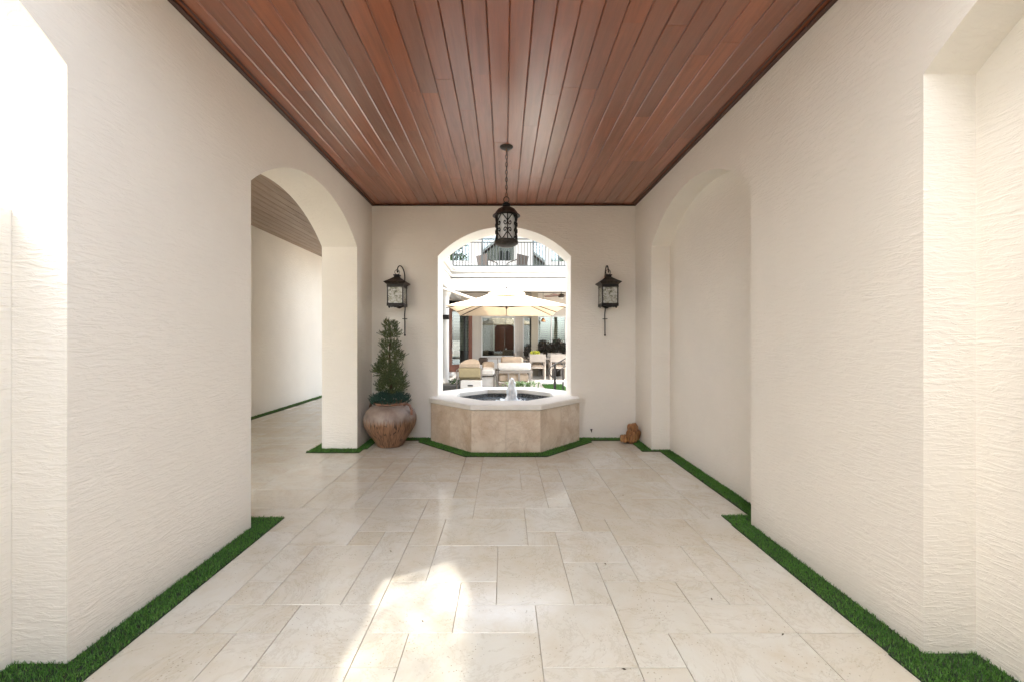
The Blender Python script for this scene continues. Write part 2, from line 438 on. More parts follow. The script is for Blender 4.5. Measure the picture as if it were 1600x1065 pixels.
# right wall
rw = MB(); arch_wall(rw, 'y', YR, YB, -.05, 3.5, XR, XR+.23, [RNEAR, RFAR])
rw.box(XR+.2301, XR+.45, YR, YB, -.05, 3.5)
o = rw.build('stucco_wall', 'stucco'); tag(o, 'right cream stucco wall with two blind arched recesses', 'wall')
o = MB().box(.85, XR+.229, -.62, -.367, -.05, 3.5).build('stucco_wall', 'stucco'); tag(o, 'added unseen return wall behind the camera, keeping light off the right jamb', 'wall')  # added out of view to block light reaching the right niche jamb
o = MB().box(-2.089, -1.15, -.7, -.424, -.05, 3.5).build('stucco_wall', 'stucco'); tag(o, 'added unseen return wall behind the camera, keeping light off the left jamb', 'wall')  # its left counterpart, also added out of view to darken the near jamb
# back wall
bw = MB(); arch_wall(bw, 'x', XL-WT, XR+.45, -.05, 3.5, YB, YB+.46, [(-.932, .932)])
o = bw.build('stucco_wall', 'stucco'); tag(o, 'end wall with the arched opening above the octagonal fountain', 'wall')
fw = MB(); arch_wall(fw, 'x', XL-WT, XR+.45, -.05, 3.5, YR-.01, YR-.41, [(-.932, .932)])  # unseen end wall, added to hold back light from behind
o = fw.build('stucco_wall', 'stucco'); tag(o, 'added unseen arched wall behind the camera, cutting light from that end', 'wall')
dr = thing('light_stop_door', (0, YR-.2, 0), 'added unseen double door closing the arch behind the camera against light', 'door')  # added out of view so no light enters through the end arch
for sx in (-1, 1):
    lf = MB().box(min(sx*.005, sx*.93), max(sx*.005, sx*.93), YR-.22, YR-.17, 0, 2.5, .004).build('door_leaf', 'door_wood', dr)
    MB().tube([(sx*.07, YR-.15, .95), (sx*.07, YR-.12, .98), (sx*.07, YR-.12, 1.2), (sx*.07, YR-.15, 1.23)], .01, 6).build('handle', 'iron', lf)
MB().box(-.93, .93, YR-.22, YR-.17, 2.505, 2.94, .004).build('transom', 'door_wood', dr)
pw_ = MB().box(XL-WT, XL-WT+.3, YB+.461, 8.8, -.05, 3.39)  # unseen wall added to lower the light in the side passage
o = pw_.build('stucco_wall', 'stucco'); tag(o, 'added unseen short wall dimming the side passage on its courtyard side', 'wall')
o = MB().box(XL-WT, XL, -7.0, 1.35, 3.501, 8.6).build('stucco_wall', 'stucco_white'); tag(o, 'added unseen tall wall keeping direct sun out of the roof opening', 'wall')  # unseen sun blocker added beside the roof opening
# gallery outer wall
gw = MB().box(-4.8, -4.5, -1.2, 15.9, -.05, 3.6)
o = gw.build('stucco_wall', 'stucco'); tag(o, 'plain pale wall seen through the left arch, behind the side passage', 'wall')

# ------------------------------------------------------------------ floor tiles
U = .2032; X0 = -.042; Y0 = 1.714
occ = set()
fixed = [(0,2,2,5),(-1,0,2,3),(1,3,0,2),(3,4,0,1),(3,5,1,3),(2,3,2,4),(3,4,3,4),(2,4,4,6),(1,2,5,6),(1,3,6,8),(-2,1,5,7),(-2,0,3,5),
         (-1,1,7,8),(-3,-1,1,3),(-2,1,-1,1),(-1,1,1,2),(-3,-2,0,1),(-5,-3,0,2),(-7,-5,1,2),(-6,-4,2,5),(-7,-6,2,3),(5,6,2,3),(5,7,1,2),
         (4,7,-1,1),(4,6,3,5),(4,7,5,7),(-3,-1,7,9),(-4,-3,2,4)]
tiles = []
def ok(c, r):
    x = X0+U*(c+.5); y = Y0+U*(r+.5)
    if r < -3 or y > 7.6: return False
    if -1.95 < x < 2.15 and y < 5.75:
        return x < 1.9 or 3.0 < y < 5.15 or y < 1.8
    return -4.5 < x <= -1.9 and y > 2.9 and (y < 5.0 or x < -2.25)
for t in fixed:
    tiles.append(t)
    for c in range(t[0], t[1]):
        for r in range(t[2], t[3]): occ.add((c, r))
shapes = [(3,2),(2,3),(2,2),(2,2),(3,2),(1,2),(2,1),(1,1)]
for r in range(-3, 32):
    for c in range(-23, 13):
        if (c, r) in occ or not ok(c, r): continue
        sh = shapes[:]; random.shuffle(sh); sh = sorted(sh, key=lambda q: -q[0]*q[1]+random.random()*4.5)
        for w, h in sh+[(1, 1)]:
            cells = [(c+i, r+j) for i in range(w) for j in range(h)]
            if all(q not in occ and ok(*q) for q in cells):
                occ.update(cells); tiles.append((c, c+w, r, r+h)); break
tmesh = {}
def tile_mesh(w, h):
    if (w, h) not in tmesh:
        m = MB(); a, b = w*U/2-.0014, h*U/2-.0014; e = .0016
        m.loft([[(-a, -b, -.0076), (a, -b, -.0076), (a, b, -.0076), (-a, b, -.0076)],
                [(-a, -b, -e), (a, -b, -e), (a, b, -e), (-a, b, -e)],
                [(-a+e, -b+e, 0), (a-e, -b+e, 0), (a-e, b-e, 0), (-a+e, b-e, 0)]])
        n = len(m.v); m.f.append((n-4, n-3, n-2, n-1))
        me = bpy.data.meshes.new('travertine_tile'); me.from_pydata(m.v, [], m.f); me.materials.append(M['tile']); tmesh[(w, h)] = me
    return tmesh[(w, h)]
tiles.sort(key=lambda t: t[2])
print('tiles', len(tiles))
for i, (c0, c1, r0, r1) in enumerate(tiles[:300]):
    o = bpy.data.objects.new('travertine_tile', tile_mesh(c1-c0, r1-r0)); C.objects.link(o); o.parent = floor
    o.location = (X0+U*(c0+c1)/2, Y0+U*(r0+r1)/2, random.uniform(-.0006, .0006))
    o.rotation_euler = (random.uniform(-.0012, .0012), random.uniform(-.0012, .0012), 0)
rest = MB()
def flat_tile(x0, x1, y0, y1):
    e = .002; rest.add([(x0+e, y0+e, -.0005), (x1-e, y0+e, -.0005), (x1-e, y1-e, -.0005), (x0+e, y1-e, -.0005)], [(0, 1, 2, 3)])
for (c0, c1, r0, r1) in tiles[300:]: flat_tile(X0+U*c0, X0+U*c1, Y0+U*r0, Y0+U*r1)
y = Y0+U*29
r = 0
while y < 13.5:
    x = -4.45+(r % 2)*.2
    while x < -2.1:
        w = random.choice((.406, .61)); flat_tile(x, min(x+w, -1.75), y, y+.406); x += w
    y += .406; r += 1
# the strip of floor under the added roof opening
for yy in range(0, 17):
    for xx in range(0, 6): flat_tile(-1.86+xx*.616, -1.86+(xx+1)*.616, -6.872+yy*.406, -6.872+(yy+1)*.406)
for yy in range(0, 3):
    for xx in range(0, 6): flat_tile(-1.86+xx*.616, -1.86+(xx+1)*.616, .03+yy*.355, .03+(yy+1)*.355)
o = rest.build('travertine_tile', 'tile', floor, kind='stuff')

# ------------------------------------------------------------------ ceilings
def ceiling(name, x0, x1, y0, y1, z, first, mat, joints=None, kmax=None):
    top = MB().box(x0, x1, y0, y1, z+.0225, z+.23).build(name, 'ceil_dark', kind='structure')
    pw = .134
    m = MB(); a = pw/2-.0012; e = .006
    prof = [(-a, .022), (-a, e), (-a+e, 0), (a-e, 0), (a, e), (a, .022)]
    m.loft([[(x, 0, q) for x, q in prof], [(x, 1, q) for x, q in prof]], caps=True)
    me = bpy.data.meshes.new('ceiling_board'); me.from_pydata(m.v, [], m.f); me.materials.append(M[mat])
    k = 0; x = first
    while x-pw > x0: x -= pw
    while x < x1-.02:
        cuts = [y0]
        yy = y0+random.uniform(.5, 2.6)
        js = (joints or {}).get(k)
        if js: cuts += js
        else:
            while yy < y1-.5: cuts.append(yy); yy += random.uniform(1.5, 3.2)
        cuts.append(y1)
        xa, xb = max(x, x0), min(x+pw, x1)
        for p, q in zip(cuts[:-1], cuts[1:]):
            o = bpy.data.objects.new('ceiling_board', me); C.objects.link(o); o.parent = top
            o.location = ((xa+xb)/2, p+.0008, z+random.uniform(-.0006, .0006)); o.scale = ((xb-xa)/pw, q-p-.0016, 1)
            o.rotation_euler = (0, random.uniform(-.0018, .0018), 0)
        x += pw; k += 1
    return top
ce = ceiling('ceiling', XL, XR, YC, YB, ZC, .032, 'ceil', {10: [2.95], 12: [2.9], 11: [3.35], 8: [3.1, 4.6], 13: [3.9], 17: [3.05], 6: [3.9], 15: [3.6]})
MB().box(XL, XR, YR-.4, YR+.1, 3.27, 3.49).build('entry_ceiling', 'ceil_grey', kind='structure')
# trim around
for (a, b, c, d) in ((XL, XL+.03, YC, YB-.03), (XR-.03, XR, YC, YB-.03), (XL, XR, YB-.03, YB)):
    MB().box(a, b, c, d, ZC-.022, ZC-.001, .004).build('ceiling_trim', 'ceil_dark', ce)
for (a, b, c, d) in ((XL+.052, XL+.066, YC, YB-.066), (XR-.066, XR-.052, YC, YB-.066)):
    MB().box(a, b, c, d, ZC-.008, ZC-.0015, .002).build('ceiling_trim', 'ceil_dark', ce)
ceiling('passage_ceiling', -4.5, -2.3, 1.75, 10.85, 3.4, -4.5, 'ceil_grey')

# ------------------------------------------------------------------ turf strips
def turf(polys, name, label, dens=26000, nmax=60000, hh=.017):
    base = MB(); bl = MB()
    for poly in polys:
        n = len(poly)
        base.add([(x, y, .006) for x, y in poly]+[(x, y, -.004) for x, y in poly],
                 [tuple(range(n))]+[(i, (i+1) % n, (i+1) % n+n, i+n) for i in range(n)])
        for t in range(1, n-1):
            A, B, D = [Vector((*poly[i], 0)) for i in (0, t, t+1)]
            area = abs((B-A).cross(D-A).z)/2
            dn = dens*(1 if (A+B+D).y/3 < 4 else .55)
            for _ in range(int(area*dn)):
                u, v = random.random(), random.random()
                if u+v > 1: u, v = 1-u, 1-v
                p = A+(B-A)*u+(D-A)*v+Vector((random.gauss(0, .0045), random.gauss(0, .0045), 0))
                a = random.uniform(0, 2*PI); w = .0016*(1 if p.y < 3.5 else 1.5); h = hh*random.uniform(.5, 1.15)
                ln = Vector((math.cos(a*3.1), math.sin(a*3.1), 0))*random.uniform(.002, .013)
                d = Vector((math.cos(a), math.sin(a), 0))*w
                z = Vector((0, 0, .006))
                bl.add([p-d+z, p+d+z, p+ln*.45+d*.7+z+Vector((0, 0, h*.65)), p+ln*.45-d*.7+z+Vector((0, 0, h*.65)), p+ln+z+Vector((0, 0, h))],
                       [(0, 1, 2, 3), (3, 2, 4)])
    b = base.build(name, 'turf_base', kind='stuff'); b['label'] = label; b['category'] = 'turf'
    q = bl.build('turf_blades', 'turf', b, kind='stuff')
R_ = lambda x0, x1, y0, y1: [(x0, y0), (x1, y0), (x1, y1), (x0, y1)]
turf([R_(-2.085, -1.701, 1.2, 1.727), R_(XL, -1.701, 1.727, 3.15), R_(-2.3, XL, 2.98, 3.15)], 'turf_strip', 'green turf strip along the foot of the left wall, nearest the camera')
turf([R_(1.683, 2.065, 1.2, 1.784), R_(1.69, XR, 1.784, 3.03), R_(1.70, 2.065, 3.03, 3.19), R_(1.92, 2.065, 3.19, 5.02),
      R_(1.70, 2.065, 5.02, 5.08), R_(1.705, XR, 5.08, 5.57)], 'turf_strip', 'green turf strip stepping along the foot of the right wall')
turf([R_(-2.42, -1.77, 4.96, 5.13), R_(-2.42, -2.3, 5.13, 6.3), R_(XL, -1.73, 5.13, 5.57)], 'turf_strip', 'green turf wrapping the pier beside the urn')
def foct(o, yf):  # fountain octagon plus margin
    return [(-.40-o*.41, 4.947-o), (.438+o*.41, 4.947-o), (1.02+o, 5.54-o*.41), (1.02+o, 5.70), (-1.0-o, 5.70), (-1.0-o, 5.54-o*.41)]
turf([R_(XL, -1.1, 5.57, 5.70), R_(1.1, XR, 5.57, 5.70), foct(.155, 0)], 'turf_strip', 'green turf around the base of the octagonal fountain')
turf([R_(-4.5, -4.35, 2.7, 10.5)], 'turf_strip', 'thin turf strip at the foot of the pale passage wall', dens=9000)

# ------------------------------------------------------------------ fountain
F = thing('fountain', (.01, 5.86, 0), 'octagonal travertine fountain with pale coping and bubbling jet', 'fountain')
OUT = [(-.40, 4.947), (.438, 4.947), (1.02, 5.54), (1.02, 6.21), (.438, 6.80), (-.40, 6.80), (-1.0, 6.21), (-1.0, 5.54)]
fc = Vector((.01, 5.874))
def off(loop, d, z):
    n = len(loop); r = []
    for i in range(n):
        p0, p, p1 = Vector(loop[i-1]), Vector(loop[i]), Vector(loop[(i+1) % n])
        e0 = (p-p0).normalized(); e1 = (p1-p).normalized()
        n0 = Vector((e0.y, -e0.x)); n1 = Vector((e1.y, -e1.x))
        b = (n0+n1); b = b/b.dot(b)*2*.5*2
        b = (n0+n1)/(1+n0.dot(n1))
        q = p+b*d; r.append((q.x, q.y, z))
    return r
core = MB(); core.loft([off(OUT, -.025, -.01), off(OUT, -.025, .521), off(OUT, -.28, .521), off(OUT, -.28, .1)])
core.build('basin_wall', 'grout', F)
for i in range(8):
    a = Vector(OUT[i]); b = Vector(OUT[(i+1) % 8]); L = (b-a).length; d = (b-a)/L; nn = Vector((d.y, -d.x))
    for k in range(2):
        p = a+d*(L*k/2+(.001 if k else 0)); q = a+d*(L*(k+1)/2-.0018)
        loop = []
        P = [p-nn*.022, q-nn*.022, q, p]
        m = MB(); e = .0015
        m.loft([[(P[0].x, P[0].y, .008), (P[1].x, P[1].y, .008), (P[2].x, P[2].y, .008), (P[3].x, P[3].y, .008)],
                [(P[0].x, P[0].y, .519), (P[1].x, P[1].y, .519), (P[2].x, P[2].y, .519), (P[3].x, P[3].y, .519)]], caps=True)
        m.build('stone_panel', 'panel', F)
INN = -.335
rim = MB()
rim.loft([off(OUT, INN+.01, .524), off(OUT, .014, .524), off(OUT, .022, .532), off(OUT, .022, .572), off(OUT, .016, .586), off(OUT, .004, .5925),
          off(OUT, INN+.012, .5925), off(OUT, INN+.003, .589), off(OUT, INN, .578), off(OUT, INN, .532)], wrap=True)
rim.build('coping', 'rim', F)
li = MB(); li.loft([off(OUT, INN-.012, .529), off(OUT, INN-.012, .2)]); li.build('basin_lining', 'pebble', F)
wp = MB(); pts = []
N = 60
for j in range(N+1):
    for i in range(N+1):
        x = -.68+1.38*i/N; y = 5.22+1.3*j/N
        h = noise.noise(Vector((x*7, y*7, 0)))*.008+noise.noise(Vector((x*22, y*22, 3)))*.006
        d = math.hypot(x-.10, y-5.84); h += .02*math.exp(-((d-.1)/.06)**2)+.004*math.sin(d*70)*math.exp(-d*4)
        pts.append((x, y, .477+h))
wp.add(pts, [(j*(N+1)+i, j*(N+1)+i+1, (j+1)*(N+1)+i+1, (j+1)*(N+1)+i) for j in range(N) for i in range(N)], True)
wp.build('water', 'water', F)
jet = MB(); prof = [(.14, 0), (.10, .025), (.085, .06), (.074, .12), (.064, .19), (.052, .26), (.042, .31), (.028, .345), (.004, .362)]
loops = []
for q in range(37):
    z = .362*q/36
    for (r0, z0), (r1, z1) in zip(prof[:-1], prof[1:]):
        if z0 <= z <= z1+1e-6: r = r0+(r1-r0)*(z-z0)/(z1-z0); break
    loops.append([])
    for k in range(26):
        a = 2*PI*k/26
        rr = r*(1+.28*noise.noise(Vector((math.cos(a)*1.6, math.sin(a)*1.6, z*14)))+.16*noise.noise(Vector((math.cos(a)*5, math.sin(a)*5, z*40))))
        loops[-1].append((.105+rr*math.cos(a), 5.84+rr*math.sin(a), .475+z))
jet.loft(loops, smooth=True)
jet.build('water_jet', 'foam', F)
fo = MB()
for k in range(150):
    a = random.uniform(0, 2*PI); d = abs(random.gauss(.0, .2)); 
    if k < 90: d = abs(random.gauss(.08, .07))
    r = random.uniform(.006, .024)*(1 if d < .2 else .7)
    x, y = .105+d*1.5*math.cos(a), 5.84+d*math.sin(a)
    if abs(x) > .55 or not 5.36 < y < 6.35: continue
    pr = [(r*math.sin(PI*q/6)+.0001, -r*.8*math.cos(PI*q/6)) for q in range(7)]
    fo.lathe(pr, (x, y, .488+random.uniform(0, .02)*(d < .2)), 8, caps=False)
for k in range(160):   # droplets round the jet
    a = random.uniform(0, 2*PI); z = random.uniform(0, .33); d = .05+random.random()**2*.05*(1.2-z); r = random.uniform(.0015, .004)
    fo.lathe([(.0001, -r), (r, 0), (.0001, r)], (.105+d*math.cos(a), 5.84+d*math.sin(a), .5+z), 5, caps=False)
fo.build('foam', 'foam', F, kind='stuff')

# ------------------------------------------------------------------ urn and topiary
PX, PY = -1.49, 5.32
pot = thing('urn', (PX, PY, 0), 'big round brown glazed urn with streaked sides beside the fountain', 'urn')
pp = [(.001, .0), (.15, .0), (.165, .012), (.175, .03), (.22, .10), (.275, .18), (.32, .26), (.337, .33), (.335, .39), (.31, .45), (.265, .50), (.215, .53), (.19, .545),
      (.185, .55), (.17, .55), (.165, .54), (.165, .50), (.0, .50)]
m = MB().lathe(pp, (PX, PY, 0), 56, caps=False); m.build('body', 'pot', pot)
m = MB().lathe([(.17, .545), (.195, .54), (.205, .548), (.207, .56), (.2, .572), (.186, .576), (.168, .572), (.164, .545)], (PX, PY, 0), 48, caps=False); m.build('rim', 'rimclay', pot)
for sgn in (-1, 1):
    ca, sa = math.cos(-.35), math.sin(-.35)
    path = [(sgn*.20, .535), (sgn*.25, .56), (sgn*.30, .535), (sgn*.325, .47), (sgn*.322, .42)]
    sm = []
    for k in range(len(path)-1):
        for q in range(4):
            t = q/4; sm.append((path[k][0]*(1-t)+path[k+1][0]*t, path[k][1]*(1-t)+path[k+1][1]*t))
    sm.append(path[-1])
    MB().tube([(PX+x*ca, PY+x*sa, z) for x, z in sm], .017, 8).build('handle', 'rimclay', pot)
top = thing('topiary', (PX, PY, .5), 'narrow cone shaped evergreen topiary growing out of the urn', 'plant')
MB().tube([(PX, PY, .45), (PX+.01, PY, .8), (PX-.01, PY, 1.2), (PX+.005, PY, 1.55)], [.02, .018, .012, .005], 7).build('trunk', 'bark', top)
def sprig(mb, base, dirv, L, nl, lw, ll):
    p = Vector(base); d = Vector(dirv).normalized(); st = L/nl
    side = d.cross(Vector((random.uniform(-1, 1), random.uniform(-1, 1), random.uniform(-1, 1)))).normalized()
    curl = random.uniform(-.35, .35)
    prev = p.copy()
    for k in range(nl):
        d = (d+side*curl*.35+Vector((0, 0, .12))).normalized(); p = p+d*st
        u = d.cross(side).normalized()
        for sg in (0, 1, 2):
            a = k*2.4+sg*2.1; o = (side*math.cos(a)+u*math.sin(a))
            tip = p+(o*.75+d*.8).normalized()*ll*(1-.4*k/nl); w = d.cross(o).normalized()*lw
            mid = p+(tip-p)*.5
            mb.add([p, mid+w, tip, mid-w], [(0, 1, 2, 3)])
        w = side*.0018
        mb.add([prev-w, prev+w, p+w, p-w], [(0, 1, 2, 3)]); prev = p.copy()
prof_t = [(.66, .24), (.74, .225), (.82, .235), (.90, .225), (1.0, .19), (1.06, .155), (1.13, .165), (1.20, .15), (1.27, .12), (1.33, .105), (1.40, .11), (1.46, .10), (1.53, .075), (1.60, .04), (1.63, .015)]
def rad(z):
    for (z0, r0), (z1, r1) in zip(prof_t[:-1], prof_t[1:]):
        if z0 <= z <= z1: return r0+(r1-r0)*(z-z0)/(z1-z0)
    return .0
fl = MB()
for (zc, R, dx, dy) in [(1.565, .075, .0, 0), (1.45, .115, .012, .0), (1.30, .115, -.015, .02), (1.155, .155, .02, -.01), (.985, .19, -.035, .0), (.86, .17, .05, -.02), (.77, .20, .0, .0)]:
    for _ in range(int(30+R*R*6200)):
        a = random.uniform(0, 2*PI); u = random.uniform(-.75, .95); c_ = math.sqrt(1-u*u)
        k_ = random.uniform(.45, .88)*(1+.25*noise.noise(Vector((math.cos(a)*2, math.sin(a)*2, zc*5+u))))
        p = (PX+dx+R*c_*k_*math.cos(a), PY+dy+R*c_*k_*math.sin(a), zc+R*.62*u*k_)
        sprig(fl, p, (math.cos(a)*c_+random.gauss(0, .35), math.sin(a)*c_+random.gauss(0, .35), u*.5+random.uniform(-.35, .6)), random.uniform(.05, .085)*(.75+R*2), 8, .0036, .019)
fl.build('foliage', 'rosemary', top)
sk = MB()
for _ in range(620):
    a = random.uniform(0, 2*PI); d = random.random()**.6*.235; z = .56+.10*(1-d/.25)+random.uniform(-.02, .06)
    sprig(sk, (PX+d*math.cos(a), PY+d*math.sin(a), z), (math.cos(a)*.8, math.sin(a)*.8, random.uniform(.1, .9)), random.uniform(.04, .065), 6, .0042, .013)
o = sk.build('low_sprigs', 'juniper', top); o['label'] = 'blue green skirt of low sprigs over the urn rim'

# ------------------------------------------------------------------ gnarled wood piece in the corner
def blob(c, r, seed, sub=5, amp=.35, fr=5):
    import bmesh
    bm = bmesh.new(); bmesh.ops.create_icosphere(bm, subdivisions=sub, radius=1)
    vs = []
    for v in bm.verts:
        p = v.co.copy(); k = 1+amp*noise.noise(p*1.4+Vector((seed, 0, 0)))+.16*noise.noise(Vector((p.x*fr, p.y*fr, p.z*1.6+seed)))+.05*noise.noise(p*11)
        vs.append((c[0]+p.x*r[0]*k, c[1]+p.y*r[1]*k, max(.004, c[2]+p.z*r[2]*k)))
    fs = [tuple(v.index for v in f.verts) for f in bm.faces]; bm.free(); return vs, fs
st = thing('driftwood', (1.70, 5.46, 0), 'gnarled golden brown driftwood lump in the right rear corner', 'driftwood')
m = MB(); m.add(*blob((1.735, 5.50, .12), (.085, .08, .15), 2.3), True)
m.add(*blob((1.70, 5.42, .075), (.06, .05, .085), 6.1, 4), True); m.build('burl', 'stump', st)
m = MB(); m.add(*blob((1.605, 5.46, .055), (.05, .05, .06), 9.7, 4), True); m.build('burl', 'stump', st)

# wall spigot
sp = thing('spigot', (1.212, 5.70, .12), 'tiny metal spigot on the end wall right of the fountain', 'spigot')
m = MB().tube([(1.212, 5.70, .12), (1.212, 5.655, .12)], .009, 8); m.tube([(1.212, 5.665, .12), (1.212, 5.65, .098)], .006, 6); m.build('pipe', 'iron_brown', sp)
MB().lathe([(.016, 0), (.016, .006)], (1.212, 5.66, .131), 10).build('knob', 'iron_brown', sp)
MB().lathe([(.02, 0), (.02, .003)], (1.212, 5.69, .12), 12)

# ------------------------------------------------------------------ wall lanterns
def lantern(cx, cz, hx, lab):
    """lantern centre x, hook rod x"""
    Y = 5.54
    T = thing('wall_lantern', (cx, YB, 1.96), lab, 'lantern', 'lanterns on the end wall')
    h = .1085; zb, zt = 1.835, 2.10
    f = MB()
    for sx in (-1, 1):
        for sy in (-1, 1):
            MB().box(cx+sx*(h-.007)-.007, cx+sx*(h-.007)+.007, Y+sy*(h-.007)-.007, Y+sy*(h-.007)+.007, zb, zt).build('post', 'iron', T)
    # scalloped bottom skirt and top band
    sk_ = MB()
    N = 16
    for (ax, s) in (('x', -1), ('x', 1), ('y', -1), ('y', 1)):
        lo, hi = [], []
        for k in range(N+1):
            t = -1+2*k/N; z = 1.822-.010*math.cos(t*PI*1)-.006*math.cos(t*2*PI)
            a = t*(h+.003)
            q = s*(h+.003)
            p = (cx+a, Y+q) if ax == 'y' else (cx+q, Y+a)
            p2 = (cx+a, Y+q-s*.005) if ax == 'y' else (cx+q-s*.005, Y+a)
            lo.append(((p[0], p[1], z-.004), (p[0], p[1], 1.862), (p2[0], p2[1], 1.862), (p2[0], p2[1], z-.004)))
        sk_.loft(lo, caps=True)
    sk_.build('skirt', 'iron', T)
    b = MB()
    for s in (-1, 1):
        MB().box(cx-h, cx+h, Y+s*h-.004, Y+s*h+.004, 2.075, 2.118).build('band', 'iron', T)
        MB().box(cx+s*h-.004, cx+s*h+.004, Y-h, Y+h, 2.0751, 2.1179).build('band', 'iron', T)
    MB().box(cx-h+.002, cx+h-.002, Y-h+.002, Y+h-.002, 1.84, 1.85).build('floor_plate', 'iron', T)
    for s in (-1, 1):
        MB().box(cx-h+.012, cx+h-.012, Y+s*(h-.006)-.002, Y+s*(h-.006)+.002, 1.855, 2.08).build('glass_pane', 'lglass', T)
        MB().box(cx+s*(h-.006)-.002, cx+s*(h-.006)+.002, Y-h+.012, Y+h-.012, 1.855, 2.08).build('glass_pane', 'lglass' if False else 'lglass', T)
    r = MB(); sq = lambda q, z: [(cx-q, Y-q, z), (cx+q, Y-q, z), (cx+q, Y+q, z), (cx-q, Y+q, z)]
    r.loft([sq(h+.004, 2.112), sq(.142, 2.138), sq(.148, 2.143), sq(.144, 2.148), sq(.095, 2.178), sq(.045, 2.214), sq(.04, 2.22)], caps=True); r.build('roof', 'iron_brown', T)
    MB().loft([sq(.036, 2.219), sq(.034, 2.236), sq(.043, 2.24), sq(.043, 2.252), sq(.03, 2.258)], caps=True).build('cap', 'iron', T)
    MB().torus((cx, Y, 2.29), .033, .0035, 'y', 24, 6).build('ring', 'iron_brown', T)
    # hook: from the rod up over and out to the ring, ending in a curl
    P = [(hx, YB-.02, 1.44), (hx, YB-.02, 1.60), (hx-.004, YB-.02, 1.72), (hx+.004, YB-.02, 1.80), (hx, YB-.02, 2.1), (hx, YB-.022, 2.24)]
    for k in range(1, 11):
        a = PI*k/10*.9
        t = (1-math.cos(a))/2
        P.append((hx+(cx-hx)*t, YB-.022+(Y-YB+.022)*t, 2.24+.13*math.sin(a*.95)+.03*t))
    for k in range(1, 10):
        a = 2*PI*k/9*.8
        P.append((cx+.004*k*.3, Y-.016*math.sin(a), P[15][2]-.02*(1-math.cos(a))))
    MB().tube(P, .0075, 7).build('hook_rod', 'iron', T)
    m = MB().tube([(hx-.034, YB-.024, 1.663), (hx+.034, YB-.024, 1.663)], .006, 6); m.build('crossbar', 'iron', T)
    MB().lathe([(.001, -.015), (.012, -.008), (.014, 0), (.008, .012), (.005, .016)], (hx, YB-.02, 1.437), 10).build('finial', 'iron', T)
    MB().box(hx-.02, hx+.02, YB-.018, YB-.002, 1.93, 2.05, .004).build('wall_plate', 'iron', T)
lantern(-1.458, 0, -1.388, 'black iron wall lantern above the topiary, left of the arch')
lantern(1.414, 0, 1.404, 'black iron wall lantern right of the arch')

# ------------------------------------------------------------------ hanging lantern
LX, LY = .02, 3.99
H = thing('pendant_lantern', (LX, LY, ZC), 'black iron scrollwork lantern hanging on a chain from the wooden ceiling', 'lantern')
MB().lathe([(.001, -.022), (.03, -.02), (.055, -.012), (.064, -.005), (.066, 0)], (LX, LY, ZC), 28).build('ceiling_plate', 'iron_brown', H)
MB().tube([(LX, LY, ZC-.02), (LX, LY, ZC-.05)], .006, 6).build('hanger', 'bronze', H)
z = ZC-.062; k = 0
while z > 2.77:
    MB().torus((LX, LY, z), .0105, .0028, 'y' if k % 2 else 'x', 12, 5, 1, 2.1).build('chain_link', 'iron_brown', H)
    z -= .037; k += 1
MB().torus((LX, LY, 2.745), .026, .004, 'y', 16, 6, 1, 1.1).build('top_ring', 'iron', H)
MB().lathe([(.001, .048), (.018, .044), (.036, .03), (.042, .018), (.036, .006), (.02, -.004), (.02, -.012)], (LX, LY, 2.675), 24).build('knob', 'iron', H)
MB().lathe([(.02, .075), (.055, .07), (.085, .052), (.106, .024), (.114, .008), (.134, -.006), (.136, -.01), (.112, -.004), (.10, .01)], (LX, LY, 2.595), 40, caps=False).build('roof', 'iron_brown', H)
ZT, ZBt = 2.59, 2.335; RC = .106
for z_ in (ZT, ZBt+.005): MB().torus((LX, LY, z_), RC, .006, 'z', 40, 6).build('cage_ring', 'iron', H)
MB().lathe([(.001, -.052), (.05, -.05), (.078, -.042), (.108, -.028), (.116, -.02), (.116, .0), (.110, .006), (.09, .004), (.02, .0)], (LX, LY, ZBt), 40).build('bottom_pan', 'iron_brown', H)
MB().lathe([(.082, .0), (.082, .25)], (LX, LY, ZBt+.002), 32, caps=False).build('glass_cylinder', 'frost', H)
cyl = lambda a, z, r=RC: (LX+r*math.sin(a), LY-r*math.cos(a), z)
for b in range(6):
    a0 = math.radians(6+60*b)
    MB().tube([cyl(a0, ZBt+.005), cyl(a0, ZT)], .0058, 6).build('bar', 'iron', H)
    sc = MB(); zm = (ZT+ZBt)/2; Hh = (ZT-ZBt)/2; hw = math.radians(30); am = a0+hw
    for sx in (-1, 1):
        for sz in (-1, 1):
            # diagonal from panel centre line at the end ring to the bar, then curling back as a scroll
            pts = []
            for q in range(9):
                t = q/8; pts.append((am+sx*hw*(.04+.86*t), zm+sz*Hh*(.97-.50*t)))
            K = [(.9, .47), (.95, .36), (.88, .22), (.68, .12), (.46, .15), (.36, .27), (.44, .37), (.60, .36), (.64, .28)]
            for q in range(1, 8*3+1):
                i_ = min(int(q/3), 7); t = q/3-i_
                if i_ == 7 and t > 1: t = 1
                p0, p1, p2, p3 = K[max(i_-1, 0)], K[i_], K[i_+1], K[min(i_+2, 8)]
                cr = lambda a, b, c, d: .5*(2*b+(c-a)*t+(2*a-5*b+4*c-d)*t*t+(3*b-3*c+d-a)*t**3)
                pts.append((am+sx*hw*cr(p0[0], p1[0], p2[0], p3[0]), zm+sz*Hh*cr(p0[1], p1[1], p2[1], p3[1])))
            sc.tube([cyl(a, z) for a, z in pts], .0052, 5)
    sc.build('scroll', 'iron', H, kind='stuff')

